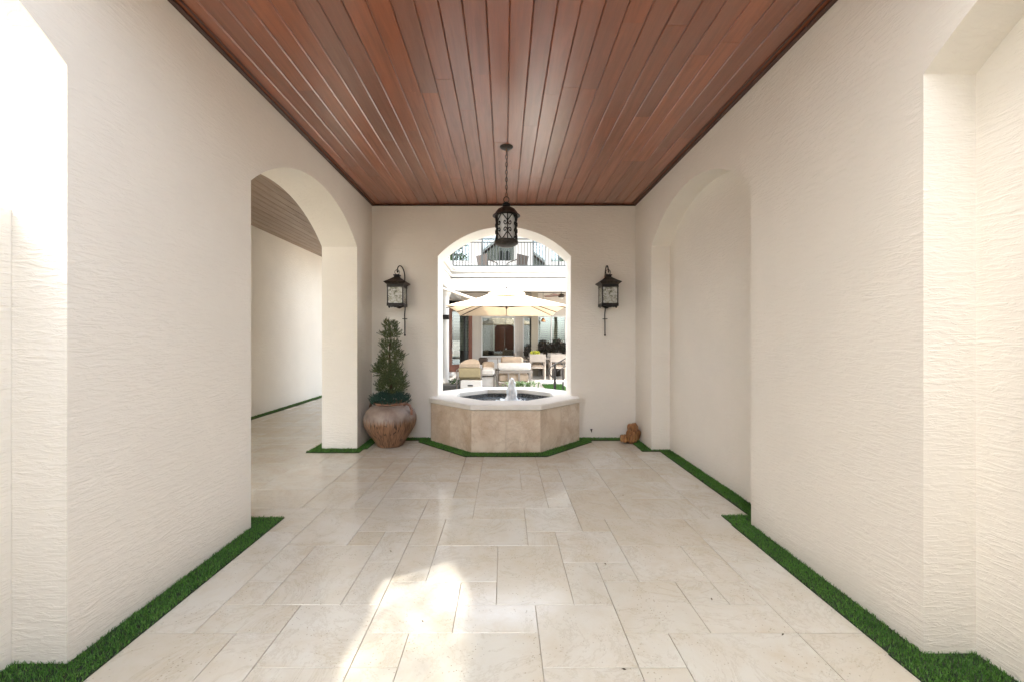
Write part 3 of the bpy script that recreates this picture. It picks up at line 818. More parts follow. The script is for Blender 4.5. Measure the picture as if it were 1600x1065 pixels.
# ------------------------------------------------------------------ a few dry leaf scraps on the floor
for (x, y, lab) in [(1.1, 2.16, 'dark leaf scrap on the right of the stone floor, the largest scrap there'), (.50, 1.70, 'tiny leaf scrap on the tiles nearest the camera'),
        (-.74, 2.65, 'tiny leaf scrap left of the sunlit patch'), (.62, 2.5, 'tiny leaf scrap on the small tile right of centre'), (1.05, 3.6, 'tiny leaf scrap near the turf step on the right'),
        (-.40, 1.99, 'tiny leaf scrap inside the sunlit patch'), (1.3, 1.9, 'tiny leaf scrap on the tiles nearest the right turf strip')]:
    a = random.uniform(0, 6.28); L = random.uniform(.008, .013)*(1.3 if 'largest' in lab else 1); w = L*.35
    d = Vector((math.cos(a), math.sin(a), 0)); n_ = Vector((-d.y, d.x, 0)); p = Vector((x, y, .0035))
    m = MB(); m.add([p-d*L, p-n_*w+Vector((0, 0, .003)), p+d*L+Vector((0, 0, .002)), p+n_*w+Vector((0, 0, .004)), p-Vector((0, 0, .002))], [(0, 1, 4), (1, 2, 4), (2, 3, 4), (3, 0, 4), (0, 1, 2, 3)])
    o = m.build('leaf_scrap', 'deadleaf', loc=(x, y, 0)); tag(o, lab, 'leaf', 'leaf scraps on the travertine floor')

# ------------------------------------------------------------------ wing above the corridor (seen mirrored in the far windows)
WG = thing('house_wing', (0, 4, 3.5), 'gabled upper storey rising over the corridor', 'building')
gy = 6.16; ap = (.18, 7.95)
m = MB()
poly = [(-2.9, 3.52), (3.2, 3.52), (3.2, 7.95-.8*3.02), (.18, 7.95), (-2.9, 7.95-.8*3.08)]
m.add([(x, gy, z) for x, z in poly]+[(x, 1.35, z) for x, z in poly], [(0, 1, 2, 3, 4), (9, 8, 7, 6, 5)]+[(i, (i+1) % 5, (i+1) % 5+5, i+5) for i in range(5)])
m.build('wall', 'gable', WG)
m = MB()
for s in (-1, 1):
    x1 = .18+s*3.5; z1 = 7.95-.8*3.5
    a = [(.18, 8.06), (x1, z1+.11), (x1, z1+.22), (.18, 8.2)]
    m.add([(x, 6.5, z) for x, z in a]+[(x, 1.35, z) for x, z in a], [(0, 1, 2, 3), (7, 6, 5, 4), (0, 4, 5, 1), (1, 5, 6, 2), (2, 6, 7, 3), (3, 7, 4, 0)])
rf = m.build('roof', 'rooftile', WG)
m = MB()
for s in (-1, 1):
    x1 = .18+s*3.52; z1 = 7.95-.8*3.52
    a = [(.18, 8.03), (x1, z1+.08), (x1, z1+.26), (.18, 8.21)]
    m.add([(x, 6.501, z) for x, z in a]+[(x, 6.54, z) for x, z in a], [(0, 1, 2, 3), (7, 6, 5, 4), (0, 4, 5, 1), (1, 5, 6, 2), (2, 6, 7, 3), (3, 7, 4, 0)])
m.build('bargeboard', 'white', rf)
for cx in (-.20, .20):
    pts = [(cx-.15, 5.4), (cx+.15, 5.4)]+[(cx+.15*math.cos(PI*k/12), 6.8+.18*math.sin(PI*k/12)) for k in range(13)]
    m = MB(); n = len(pts)
    m.add([(x, gy+.002, z) for x, z in pts]+[(x, gy+.04, z) for x, z in pts], [tuple(reversed(range(n))), tuple(range(n, 2*n))]+[(i, (i+1) % n, (i+1) % n+n, i+n) for i in range(n)])
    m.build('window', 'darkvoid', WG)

# ------------------------------------------------------------------ main house across the courtyard
FY = 16.0   # facade plane
HB = thing('house', (0, FY, 0), 'pale two storey house with a balcony across the courtyard', 'building')
# openings (x0,x1,z0,z1): door, windows
wins_low = [(-.86, .38, .74, 2.22), (.77, 1.12, .74, 2.22), (1.34, 3.4, .74, 2.25)]
door = (-2.19, -1.26)
def facade(z0, z1, ops, x0, x1, mat, name):
    m = MB(); xs = sorted({x0, x1} | {q for o_ in ops for q in o_[:2]})
    for a, b in zip(xs[:-1], xs[1:]):
        hit = [o_ for o_ in ops if o_[0] <= a+1e-6 and o_[1] >= b-1e-6]
        if not hit: m.box(a, b, FY, FY+.25, z0, z1)
        else:
            o_ = hit[0]
            if o_[2] > z0: m.box(a, b, FY, FY+.25, z0, o_[2])
            if o_[3] < z1: m.box(a, b, FY, FY+.25, o_[3], z1)
    return m.build(name, mat, HB)
facade(-.05, 3.2, wins_low+[(door[0], door[1], .12, 2.9)], -4.5, 6, 'smooth_wall', 'lower_wall')
wins_up = [(-2.14, -1.38, 4.45, 6.1), (-.88, .38, 4.45, 6.1), (1.10, 1.60, 3.42, 5.7), (1.84, 2.35, 4.42, 6.0)]
facade(3.35, 6.9, wins_up, -4.5, 6, 'white', 'upper_wall')
# vertical siding battens between the openings
for x in [-1.20+.085*k for k in range(4)]+[.44+.08*k for k in range(4)]:
    MB().box(x, x+.05, FY-.008, FY-.0005, .62, 3.15, .003).build('siding_board', 'smooth_wall', HB)
MB().box(-1.24, 1.3, FY-.012, FY-.0005, .0, .60).build('wainscot', 'white', HB)
def window(x0, x1, z0, z1, gl='glass', bars=(), room=True, fw=.05, shut=False, col='white'):
    fr = MB(); y0, y1 = FY-.03, FY+.06
    fr.box(x0-fw, x1+fw, y0, y1, z1, z1+fw); fr.box(x0-fw, x1+fw, y0, y1, z0-fw, z0)
    fr.box(x0-fw, x0, y0+.001, y1, z0, z1); fr.box(x1, x1+fw, y0+.001, y1, z0, z1)
    for b in bars: fr.box(b-.02, b+.02, y0+.004, y1, z0, z1)
    w = fr.build('window', col, HB)
    g = MB(); g.box(x0, x1, FY+.02, FY+.026, z0, z1); g.build('pane', gl, w)
    if shut:
        s = MB(); n = int((z1-z0)/.075)
        px = x0
        while px < x1-.1:
            pe = min(px+.42, x1)
            s.box(px, px+.04, FY+.10, FY+.13, z0, z1); s.box(pe-.04, pe, FY+.1, FY+.13, z0, z1)
            for k in range(n):
                z = z0+.04+k*.075
                s.add([(px+.04, FY+.10, z), (pe-.04, FY+.10, z), (pe-.04, FY+.15, z+.05), (px+.04, FY+.15, z+.05)], [(0, 1, 2, 3)])
            px = pe+.01
        s.build('shutter_louvres', 'shutter', w, kind='stuff')
    return w
window(*wins_low[0], bars=(-.55, .05)[:0]); window(*wins_low[1]); window(*wins_low[2], bars=(1.85, 2.4), shut=True)
for w in wins_up: window(*w, gl='glass_up', shut=False)
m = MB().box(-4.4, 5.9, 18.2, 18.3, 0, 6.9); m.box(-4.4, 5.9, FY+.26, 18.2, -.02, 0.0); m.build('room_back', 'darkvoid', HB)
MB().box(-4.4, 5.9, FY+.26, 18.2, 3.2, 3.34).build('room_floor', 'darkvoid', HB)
MB().box(-4.5, 6, 12.6, 18.3, 6.35, 6.5).build('added_shade_roof', 'tan', HB)  # unseen roof added to shade the upper facade
MB().box(-4.5, 6, FY+.25, 18.3, 6.8, 6.9).build('roof', 'rooftile', HB)
MB().box(-4.5, -4.4, FY+.25, 18.3, 0, 6.8).build('side_wall', 'white', HB)
MB().box(5.9, 6, FY+.25, 18.3, 0, 6.8).build('side_wall', 'white', HB)
# inside furnishings seen as bright slots through the picture window
MB().box(-.5, -.44, 17.9, 18.0, .9, 2.1).build('interior_post', 'shutter', HB)
MB().box(-.2, .0, 17.5, 17.6, .2, 2.5).build('interior_post', 'ceil_dark', HB)
# door with arched top
dm = MB()
def dframe(w):
    cx = (door[0]+door[1])/2; h = (door[1]-door[0])/2-w
    return [(cx-h, .12+w*2)]+[(cx-h*math.cos(PI*k/14), 2.42+ (h)*.95*math.sin(PI*k/14)) for k in range(15)]+[(cx+h, .12+w*2)]
A, B = dframe(0), dframe(.14); A[0] = (A[0][0], .12); A[-1] = (A[-1][0], .12)
n = len(A)
dm.loft([[(x, FY+.03, z) for x, z in A], [(x, FY-.04, z) for x, z in A], [(x, FY-.04, z) for x, z in B], [(x, FY+.03, z) for x, z in B]])
dd = dm.build('door', 'door_wood', HB); dd['label'] = 'brown wooden arched glass door'
m = MB(); m.add([(x, FY+.0, z) for x, z in B], [tuple(range(n))]); m.build('pane', 'glass', dd)
s = MB()
for k in range(26):
    z = .95+k*.06; s.add([(-2.0, FY+.2, z), (-1.62, FY+.2, z), (-1.62, FY+.24, z+.04), (-2.0, FY+.24, z+.04)], [(0, 1, 2, 3)])
    s.add([(-1.54, FY+.2, z), (-1.36, FY+.2, z), (-1.36, FY+.24, z+.04), (-1.54, FY+.24, z+.04)], [(0, 1, 2, 3)])
s.build('shutter_louvres', 'shutter', dd, kind='stuff')
MB().tube([(-2.08, FY-.06, 1.0), (-2.08, FY-.09, 1.03), (-2.08, FY-.09, 1.3), (-2.08, FY-.06, 1.33)], .012, 6).build('handle', 'iron', dd)
MB().box(-2.5, -1.0, 15.45, FY, 0, .12, .01).build('door_step', 'white', HB)
MB().box(1.03, 1.29, 15.55, 15.8, 0, 3.2).build('pillar', 'tan', HB)
# balcony slab, cornice, fascia
MB().box(-1.70, 6, 13.02, 16, 3.22, 3.35).build('balcony_floor', 'tan', HB)
m = MB()
m.box(-1.70, 6, 12.86, 13.2, 2.91, 3.30); m.box(-1.70, 6, 13.0, 13.2, 3.30, 3.34); m.box(-1.70, 6, 12.82, 13.2, 3.34, 3.44); m.box(-1.70, 6, 12.97, 13.2, 3.44, 3.465); m.box(-1.70, 6, 12.86, 13.2, 3.465, 3.50); m.box(-1.70, 6, 12.78, 13.2, 3.50, 3.58); m.box(-1.70, 6, 12.74, 13.2, 3.58, 3.65, .01)
m.build('fascia', 'fascia', HB)
m = MB()
m.box(-1.98, -1.70, 10.9, 16, 2.91, 3.50); m.box(-1.70, -1.66, 10.9, 12.82, 3.34, 3.44); m.box(-1.98, -1.62, 10.9, 12.78, 3.50, 3.58); m.box(-1.98, -1.58, 10.9, 12.74, 3.58, 3.65, .01)
m.build('fascia', 'fascia', HB)
MB().box(-4.5, -1.98, 10.9, 16, 3.64, 3.7).build('side_balcony_floor', 'tan', HB)
for y in (12.98, 11.05):
    m = MB().lathe([(.16, 0), (.2, .02), (.2, .06), (.165, .10), (.175, .13), (.135, .17), (.13, .2), (.125, 2.6), (.14, 2.68), (.13, 2.7), (.17, 2.78), (.19, 2.8), (.19, 2.91)], (-1.89, y, 0), 24)
    m.build('column', 'fascia', HB)

# balcony railing
RY = 12.95; rail0 = 3.65
RL = thing('balcony_railing', (0, RY, rail0), 'thin grey metal railing along the front of the balcony', 'railing')
for z, t in ((4.56, .02), (4.455, .016), (3.72, .016)):
    MB().box(-1.66, 5.5, RY-.012, RY+.012, z-t, z+t).build('rail', 'rail', RL)
x = -1.62
bal = MB().box(-.010, .010, RY-.010, RY+.010, 3.65, 4.455).build('baluster', 'rail', RL); bal.location.x = x
me = bal.data
for k in range(1, 50):
    o = bal.copy(); C.objects.link(o); o.parent = RL; o.location.x = x+k*.098
for px in (-1.63, -.70, .92, 1.73, 3.4):
    MB().box(px-.022, px+.022, RY-.022, RY+.022, 3.65, 4.62).build('post', 'rail', RL)
R2 = thing('balcony_railing', (-1.7, 10, rail0), 'metal railing of the side balcony on the left of the courtyard', 'railing')
for z, t in ((4.56, .014), (4.455, .009)): MB().box(-1.75, -1.73, 10.95, RY-.05, z-t, z+t).build('rail', 'rail', R2)
for k in range(10):
    MB().box(-1.746, -1.735, 11.0+k*.19, 11.011+k*.19, 3.65, 4.455).build('baluster', 'rail', R2)

# balcony chairs and table
def wicker_chair(cx, cy, s, lab):
    T = thing('wicker_chair', (cx, cy, 3.35), lab, 'chair', 'wicker chairs on the balcony')
    T.rotation_euler = (0, 0, s*.75)
    z = 3.35
    MB().box(cx-.22, cx+.22, cy-.22, cy+.22, z+.36, z+.44, .02).build('seat', 'wicker', T)
    m = MB(); m.loft([[(cx-s*.20, cy-.24, z+.42), (cx-s*.24, cy-.24, z+.42), (cx-s*.24, cy+.24, z+.42), (cx-s*.20, cy+.24, z+.42)],
                      [(cx-s*.27, cy-.29, z+.88), (cx-s*.31, cy-.29, z+.88), (cx-s*.31, cy+.29, z+.88), (cx-s*.27, cy+.29, z+.88)]], caps=True); m.build('backrest', 'wicker', T)
    for sy in (-1, 1):
        MB().tube([(cx-s*.27, cy+sy*.25, z+.7), (cx, cy+sy*.27, z+.66), (cx+s*.2, cy+sy*.26, z+.62), (cx+s*.22, cy+sy*.24, z)], .018, 6).build('armrest', 'wicker', T)
        MB().tube([(cx-s*.22, cy+sy*.2, z+.4), (cx-s*.26, cy+sy*.23, z)], .018, 6).build('leg', 'wicker', T)
wicker_chair(-.55, 14.0, 1, 'brown wicker balcony chair, left of the pair')
wicker_chair(.42, 14.0, -1, 'brown wicker balcony chair, right of the pair')
T = thing('balcony_table', (-.05, 14, 3.35), 'small low metal table between the wicker chairs on the balcony', 'table')
MB().lathe([(.24, 0), (.25, .01), (.24, .02)], (-.05, 14, 3.83), 24).build('tabletop', 'rail', T)
for k in range(3):
    a = k*2.1; MB().tube([(-.05+.18*math.cos(a), 14+.18*math.sin(a), 3.83), (-.05+.22*math.cos(a), 14+.22*math.sin(a), 3.35)], .012, 6).build('leg', 'rail', T)

# ------------------------------------------------------------------ parasol
UX, UY = .06, 11.0
UM = thing('parasol', (UX, UY, 0), 'square cream cantilever parasol in the courtyard', 'parasol')
hs = 1.42
cor = [(-hs, -1.6), (hs, -1.6), (hs, 1.6), (-hs, 1.6)]
zr = lambda x, y: 2.13-.03*(y/1.6)
def sagrow(t, z):  # t from rim (0) to top (1)
    L = []
    for i in range(4):
        a, b = cor[i], cor[(i+1) % 4]
        for q in range(12):
            s_ = q/12; x = a[0]+(b[0]-a[0])*s_; y = a[1]+(b[1]-a[1])*s_
            k = 1-t*.86; pinch = 1-.035*math.sin(PI*s_)*(1-t)
            L.append((UX+x*k*pinch, UY+y*k*pinch, zr(x, y)*(1-t)+2.60*t - .045*math.sin(PI*t)*math.sin(PI*s_)))
    return L
cn = MB(); cn.loft([sagrow(q/8, 0) for q in range(9)]); cn.build('canopy', 'canopy', UM)
vt = MB(); sq = lambda hx, hy, z: [(UX-hx, UY-hy, z), (UX+hx, UY-hy, z), (UX+hx, UY+hy, z), (UX-hx, UY+hy, z)]
vt.loft([sq(.48, .52, 2.52), sq(.47, .51, 2.57), sq(.28, .3, 2.66), sq(.05, .05, 2.72)]); vt.build('vent', 'canopy', UM)
MB().tube([(UX, UY, 2.2), (UX, UY, 2.8)], .03, 8).build('hub', 'iron_brown', UM)
for i in range(8):
    if i % 2 == 0: e = cor[i//2]
    else: a, b = cor[i//2], cor[(i//2+1) % 4]; e = ((a[0]+b[0])/2*.965, (a[1]+b[1])/2*.965)
    MB().tube([(UX+e[0]*.1, UY+e[1]*.1, 2.53), (UX+e[0]*.985, UY+e[1]*.985, 2.105)], .011, 5).build('rib', 'iron_brown', UM)
    MB().tube([(UX, UY, 2.24), (UX+e[0]*.45, UY+e[1]*.45, 2.335)], .009, 5).build('strut', 'iron_brown', UM)
MB().tube([(-2.25, 11, 2.95), (-.75, 11.0, 2.44), (UX, 11, 2.74)], .03, 8).build('arm', 'white', UM)
MB().tube([(-2.25, 11, 0), (-2.25, 11, 3.0)], .045, 10).build('mast', 'white', UM)
MB().box(-2.7, -1.98, 10.6, 11.4, 0, .08, .02).build('base', 'iron', UM)

# ------------------------------------------------------------------ courtyard furniture
def rounded(mb, x0, x1, y0, y1, z0, z1, b=.04):
    mb.box(x0, x1, y0, y1, z0, z1, b); return mb
# club chair at left, seen from behind
T = thing('lounge_chair', (-.95, 11.5, 0), 'beige cushioned lounge chair with its back to the camera, left of the jet', 'chair', 'courtyard lounge seating')
MB().box(-1.26, -.64, 11.25, 11.95, .12, .26, .02).build('seat_frame', 'taupe', T)
m = MB()
m.loft([[(-1.22, 11.22, .28), (-.67, 11.22, .28), (-.67, 11.45, .28), (-1.22, 11.45, .28)], [(-1.24, 11.12, .36), (-.66, 11.12, .36), (-.66, 11.4, .36), (-1.24, 11.4, .36)], [(-1.25, 11.12, .58), (-.66, 11.12, .58), (-.66, 11.34, .58), (-1.25, 11.34, .58)], [(-1.22, 11.16, .61), (-.69, 11.16, .61), (-.69, 11.3, .61), (-1.22, 11.3, .61)]], caps=True, smooth=False)
m.build('back_cushion', 'cushion_t', T)
m = MB(); m.loft([[(-1.24, 11.14, .62), (-.68, 11.14, .62), (-.68, 11.36, .62), (-1.24, 11.36, .62)], [(-1.22, 11.12, .72), (-.68, 11.12, .72), (-.68, 11.36, .72), (-1.22, 11.36, .72)],
                  [(-1.10, 11.16, .80), (-.72, 11.16, .80), (-.72, 11.34, .80), (-1.10, 11.34, .80)], [(-.95, 11.2, .84), (-.80, 11.2, .84), (-.80, 11.3, .84), (-.95, 11.3, .84)]], caps=True)
m.build('head_cushion', 'cushion_b', T)
MB().box(-1.2, -.7, 11.4, 11.9, .27, .42, .04).build('seat_cushion', 'cushion_b', T)
for x in (-1.30, -.62):
    MB().tube([(x, 11.15, 0), (x, 11.15, .55), (x, 11.9, .55), (x, 11.9, 0)], .018, 6).build('side_frame', 'taupe', T)
T = thing('storage_box', (-.9, 11.0, 0), 'low white box with a dark slot in front of the left lounge chair', 'box')
bx = MB().box(-1.16, -.60, 10.75, 11.08, 0, .29, .012).build('body', 'white', T)
MB().box(-.97, -.83, 10.742, 10.749, .15, .185).build('slot', 'iron', T)
T = thing('lounge_chair', (-.5, 11.8, 0), 'lounge chair with white seat cushion and brown woven pillow', 'chair', 'courtyard lounge seating')
MB().box(-.66, -.30, 11.5, 12.1, .33, .36).build('seat_frame', 'iron_brown', T)
rounded(MB(), -.68, -.28, 11.45, 12.1, .365, .56, .05).build('seat_cushion', 'cushion_w', T)
rounded(MB(), -.66, -.3, 12.1, 12.28, .5, .72, .05).build('back_cushion', 'cushion_b', T)
rounded(MB(), -.78, -.5, 12.3, 12.4, .62, .84, .04).build('pillow', 'wicker', T)
for x in (-.66, -.30):
    for y in (11.52, 12.2): MB().box(x-.015, x+.015, y-.015, y+.015, 0, .34).build('leg', 'taupe', T)
MB().box(-.64, -.32, 11.54, 11.56, .05, .3).build('side_panel', 'cushion_w', T)
# sofa chair from behind in the centre
T = thing('slatted_armchair', (.26, 12, 0), 'taupe slatted armchair seen from behind with a white bolster on its back', 'chair', 'courtyard lounge seating')
MB().box(-.22, .76, 11.62, 11.70, .42, .50, .008).build('top_rail', 'taupe', T)
for x in (-.21, .12, .42, .73): MB().box(x-.022, x+.022, 11.63, 11.69, 0 if x in (-.21, .73) else .12, .42).build('slat', 'taupe', T)
MB().box(-.2, .74, 11.64, 11.68, .10, .14).build('bottom_rail', 'taupe', T)
m = MB(); N = 14
lp = []
for xx, sc_ in ((-.21, .6), (-.19, .95), (-.15, 1), (.68, 1), (.725, .95), (.75, .6)):
    lp.append([(xx, 11.66+.11*sc_*math.cos(2*PI*k/N), .61+.115*sc_*math.sin(2*PI*k/N)) for k in range(N)])
m.loft(lp, caps=True, smooth=True); m.build('bolster', 'cushion_w', T)
rounded(MB(), -.10, .55, 11.8, 12.0, .5, .88, .05).build('back_cushion', 'cushion_b', T)
rounded(MB(), -.17, .70, 11.71, 12.4, .16, .38, .04).build('seat_cushion', 'cushion_b', T)
for x in (-.24, .78): MB().box(x-.03, x+.03, 11.65, 12.4, .42, .50, .006).build('armrest', 'taupe', T)
for x in (-.24, .78): MB().box(x-.025, x+.025, 12.34, 12.39, 0, .42).build('leg', 'taupe', T)
# black iron stand between chairs
T = thing('tool_stand', (-.17, 11.3, 0), 'slim dark iron stand between the lounge chairs', 'stand')
m = MB().tube([(-.19, 11.3, .87), (-.175, 11.3, .7), (-.19, 11.3, .55)], .015, 6); m.build('handle', 'taupe', T)
m = MB().tube([(-.17, 11.3, .6), (-.17, 11.3, .0)], .011, 6); m.tube([(-.24, 11.3, .54), (-.12, 11.3, .54)], .012, 6); m.tube([(-.27, 11.3, .45), (-.2, 11.3, .3), (-.2, 11.3, .02)], .007, 5)
m.build('rod', 'iron', T)
MB().lathe([(.07, 0), (.07, .02)], (-.18, 11.3, 0), 14).build('foot', 'iron', T)

# dining set
DT = thing('dining_table', (1.6, 14.6, 0), 'limed wood dining table under the balcony', 'table')
MB().box(.85, 2.6, 14.2, 15.05, .68, .74, .006).build('tabletop', 'taupe_w', DT)
for x in (.95, 2.5):
    for y in (14.3, 14.95): MB().box(x-.04, x+.04, y-.04, y+.04, 0, .68).build('leg', 'taupe_w', DT)
def dchair(cx, cy, s, lab, first=[None]):
    if first[0] is None:
        T = thing('dining_chair', (0, 0, 0), lab, 'chair', 'chairs around the dining table')
        MB().box(-.25, .25, -.24, .24, .40, .45, .01).build('seat', 'taupe_w', T)
        MB().box(-.25, .25, -.255, -.225, .62, .88, .008).build('backrest', 'taupe_w', T)
        for sx in (-1, 1):
            MB().box(sx*.25-.02, sx*.25+.02, -.26, -.22, 0, .88).build('leg', 'taupe_w', T)
            MB().box(sx*.25-.02, sx*.25+.02, .2, .24, 0, .64).build('leg', 'taupe_w', T)
            MB().box(sx*.25-.025, sx*.25+.025, -.22, .25, .64, .67).build('armrest', 'taupe_w', T)
        MB().box(-.2, .2, -.18, .2, .451, .5, .02).build('seat_pad', 'cushion_b', T)
        first[0] = T
    else: T = copy_tree(first[0])
    T.location = (cx, cy, 0); T.rotation_euler = (0, 0, s); T['label'] = lab
dchair(1.14, 14.05, 0.0, 'limed wood dining chair nearest the flower bowl, back to the camera')
dchair(1.84, 14.05, 0, 'limed wood dining chair right of the first, partly behind the iron handrail')
dchair(2.4, 14.1, 0, 'limed wood dining chair at the far right by the arch edge')
dchair(.62, 14.6, -PI/2+.1, 'limed wood dining chair at the left end of the table')
dchair(1.2, 15.2, PI, 'limed wood dining chair behind the table at its left')
dchair(1.9, 15.2, PI, 'limed wood dining chair behind the table at its right')
FB = thing('flower_bowl', (1.09, 14.5, .74), 'bowl of yellow green flowers on the dining table', 'flowers')
MB().lathe([(.05, 0), (.1, .03), (.13, .07), (.12, .07)], (1.09, 14.5, .74), 18).build('bowl', 'iron', FB)
m = MB()
def leafy(mb, c, r, n, ll, lw, flat=1):
    for _ in range(n):
        a = random.uniform(0, 2*PI); u = random.uniform(-1, 1); q = random.random()**.4
        s_ = math.sqrt(1-u*u); d = Vector((s_*math.cos(a), s_*math.sin(a), u))
        p = Vector(c)+Vector((d.x*r[0], d.y*r[1], d.z*r[2]))*q
        t = (d+Vector((random.gauss(0, .6), random.gauss(0, .6), random.gauss(0, .6)))).normalized()
        w = t.cross(Vector((random.gauss(0, 1), random.gauss(0, 1), random.gauss(0, 1)))).normalized()*lw
        mb.add([p, p+t*ll*.5+w, p+t*ll, p+t*ll*.5-w], [(0, 1, 2, 3)])
leafy(m, (1.09, 14.5, .90), (.17, .14, .07), 260, .05, .016); m.build('blossoms', 'yellow', FB)
m = MB(); leafy(m, (1.09, 14.5, .83), (.15, .12, .05), 160, .06, .012); m.build('leaves', 'leaf', FB)
# dark shrubs behind the table
for k, (x, h) in enumerate(((1.55, .36), (2.05, .4), (2.6, .38), (.93, .26))):
    T = thing('potted_shrub', (x, 15.6, 0), ['dark leafy shrub behind the dining table beside the tan pillar', 'dark leafy shrub behind the middle of the dining table',
              'dark leafy shrub at the far right behind the dining table', 'small dark shrub left of the tan pillar'][k], 'shrub', 'dark shrubs by the far windows')
    m = MB(); leafy(m, (x, 15.6, .75+h*.55), (.3 if k < 3 else .14, .16, h*1.05), 800 if k < 3 else 300, .09, .024); m.build('foliage', 'darkleaf', T)
    MB().lathe([(.12, 0), (.17, .3), (.18, .45), (.15, .45)], (x, 15.62, 0), 18).build('pot', 'iron_brown', T)
    MB().tube([(x, 15.6, .4), (x+.02, 15.6, 1.0)], [.02, .01], 6).build('stem', 'bark', T)
# ceiling fan
FN = thing('ceiling_fan', (2.03, 14.5, 3.2), 'dark ceiling fan under the balcony at the right', 'fan')
MB().tube([(2.03, 14.5, 3.22), (2.03, 14.5, 2.95)], .015, 6).build('rod', 'iron_brown', FN)
MB().lathe([(.04, -.06), (.1, -.05), (.12, 0), (.1, .05), (.04, .07)], (2.03, 14.5, 2.92), 20).build('motor', 'iron_brown', FN)
MB().lathe([(.001, -.06), (.05, -.05), (.07, -.01), (.06, 0)], (2.03, 14.5, 2.85), 16).build('light', 'frost', FN)
for k in range(5):
    a = k*2*PI/5+.25; c, s_ = math.cos(a), math.sin(a)
    m = MB(); P = lambda r, w, z: (2.03+r*c-w*s_, 14.5+r*s_+w*c, 2.92+z)
    m.loft([[P(.1, -.03, -.006), P(.1, .03, .006), P(.1, .03, .014), P(.1, -.03, .002)], [P(.25, -.07, -.012), P(.25, .07, .012), P(.25, .07, .02), P(.25, -.07, -.004)],
            [P(.62, -.075, -.012), P(.62, .075, .012), P(.62, .075, .02), P(.62, -.075, -.004)]], caps=True); m.build('blade', 'door_wood', FN)
# copper pendant under balcony
T = thing('copper_pendant', (1.43, 15, 3.2), 'small copper shaded pendant under the balcony right of the tan pillar', 'lamp')
MB().tube([(1.43, 15, 3.22), (1.43, 15, 2.2)], .008, 5).build('cord', 'iron', T)
MB().lathe([(.02, .14), (.05, .10), (.10, .0), (.095, 0), (.045, .09)], (1.43, 15, 2.0+.02), 18, caps=False).build('shade', 'bronze', T)
# column speaker
T = thing('wall_speaker', (-1.87, 12.8, 2.07), 'small black cylinder fixture strapped to the white column', 'fixture')
MB().tube([(-2.0, 12.78, 2.07), (-1.74, 12.78, 2.07)], .075, 14).build('body', 'iron', T)
MB().box(-1.92, -1.82, 12.80, 12.86, 2.0, 2.14).build('bracket', 'iron', T)
# mat
T = MB().box(-2.3, -1.25, 10.6, 12.6, -.002, .012).build('floor_mat', 'matrug'); tag(T, 'charcoal mat on the courtyard paving at the foot of the white column', 'mat')
T = thing('seedling', (-1.55, 12.7, 0), 'small sprawling weed beside the column base', 'plant')
m = MB(); leafy(m, (-1.55, 12.7, .07), (.16, .1, .07), 90, .09, .02); m.build('leaves', 'leaf', T)

# handrail
HR = thing('handrail', (1.12, 9, 0), 'black wrought iron handrail with a scroll end at the right of the courtyard', 'handrail')
MB().box(1.092, 1.142, 8.98, 9.03, 0, .84).build('post', 'iron', HR)
MB().box(1.285, 1.312, 8.99, 9.02, 0, .74).build('post', 'iron', HR)
P = [(1.8, 9, 1.20), (1.5, 9, 1.05), (1.25, 9, .90), (1.10, 9, .83), (1.03, 9, .78), (.99, 9, .71), (1.0, 9, .63), (1.05, 9, .56), (1.11, 9, .52)]
MB().tube(P, .014, 8).build('rail', 'iron', HR)
MB().tube([(1.12, 9, .66), (1.3, 9, .76), (1.6, 9, .90)], .009, 6).build('lower_rail', 'iron', HR)
m = MB(); m.torus((1.30, 9, .865), .045, .006, 'y', 16, 5); m.torus((1.42, 9, .93), .04, .006, 'y', 16, 5); m.torus((1.04, 9, .68), .022, .005, 'y', 12, 5); m.build('scroll', 'iron', HR, kind='stuff')

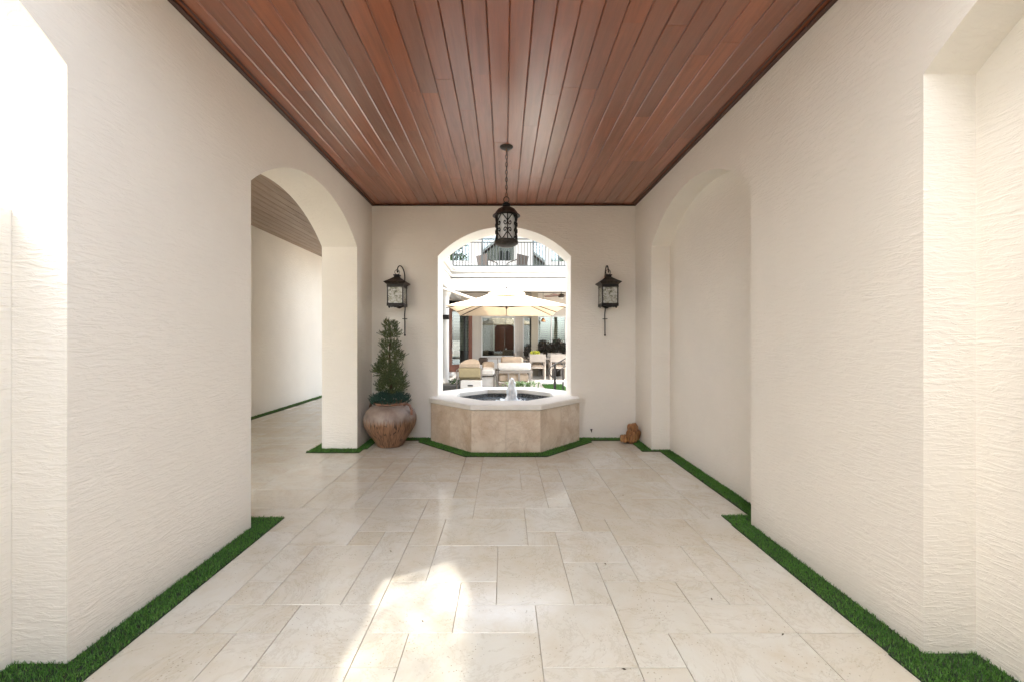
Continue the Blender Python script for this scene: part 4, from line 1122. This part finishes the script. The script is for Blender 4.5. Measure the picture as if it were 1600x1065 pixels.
# leafy plant behind the fountain and a bit of lawn
PL = thing('variegated_plant', (.28, 7.7, 0), 'low variegated strap leaf plant behind the fountain jet', 'plant')
m = MB()
for k in range(70):
    a = random.uniform(0, 2*PI); L = random.uniform(.2, .34); w = random.uniform(.012, .024)
    d = Vector((math.cos(a), math.sin(a)*.7, 0)); s_ = Vector((-d.y, d.x, 0)); b = Vector((.30+random.gauss(0, .13), 7.7+random.gauss(0, .08), .36))
    lf = []
    for q in range(6):
        t = q/5; p = b+d*L*t+Vector((0, 0, .22*math.sin(t*2.3)*random.uniform(.9, 1.1))); ww = w*math.sin(PI*(.12+.86*t))
        lf.append([p-s_*ww, p+s_*ww])
    m.loft(lf, closed=False)
m.build('leaves', 'variegated', PL)
MB().box(-.15, .72, 7.5, 7.9, 0, .36, .015).build('planter', 'white', PL)
gl = MB(); gl.box(1.15, 1.75, 7.3, 12.4, -.002, .01); o = gl.build('lawn', 'turf_base', kind='stuff')
b = MB()
for _ in range(9000):
    x, y = random.uniform(1.15, 1.75), random.uniform(7.3, 12.4); a = random.uniform(0, 2*PI); dx, dy = .006*math.cos(a), .006*math.sin(a)
    b.add([(x-dx, y-dy, .01), (x+dx, y+dy, .01), (x+random.gauss(0, .015), y+random.gauss(0, .015), .05)], [(0, 1, 2)])
b.build('grass_blades', 'turf', o, kind='stuff')

# ------------------------------------------------------------------ trees behind the camera, seen mirrored in the house windows; the last, outside left, is placed to thin the sun
for k, (x, y, h) in enumerate(((-6.5, -13, 13), (6, -16, 11), (-1, -24, 9), (-6.95, -1.4, 10.4))):
    T = thing('tree', (x, y, 0), ['tall green tree in the forecourt, at its left', 'green tree in the forecourt, at its right', 'green tree at the far end of the forecourt', 'thin leafy tree outside the left wall, shading the near opening'][k], 'tree', 'trees in the forecourt')
    MB().tube([(x, y, -.05), (x+.1, y, h*.3), (x-.1, y+.1, h*.6)], [.28, .2, .12], 10).build('trunk', 'bark', T)
    m = MB()
    for q in range(9):
        a = q*2.4; rr = random.uniform(.6, 1.9); cz = h*(.5+.055*q)
        leafy(m, (x+rr*math.cos(a), y+rr*math.sin(a), cz), (1.5, 1.5, 1.1), 700 if k < 3 else 2600, .28 if k < 3 else .10, .07 if k < 3 else .026)
    m.build('crown', 'leaf', T)
print('objects', len(S.objects))
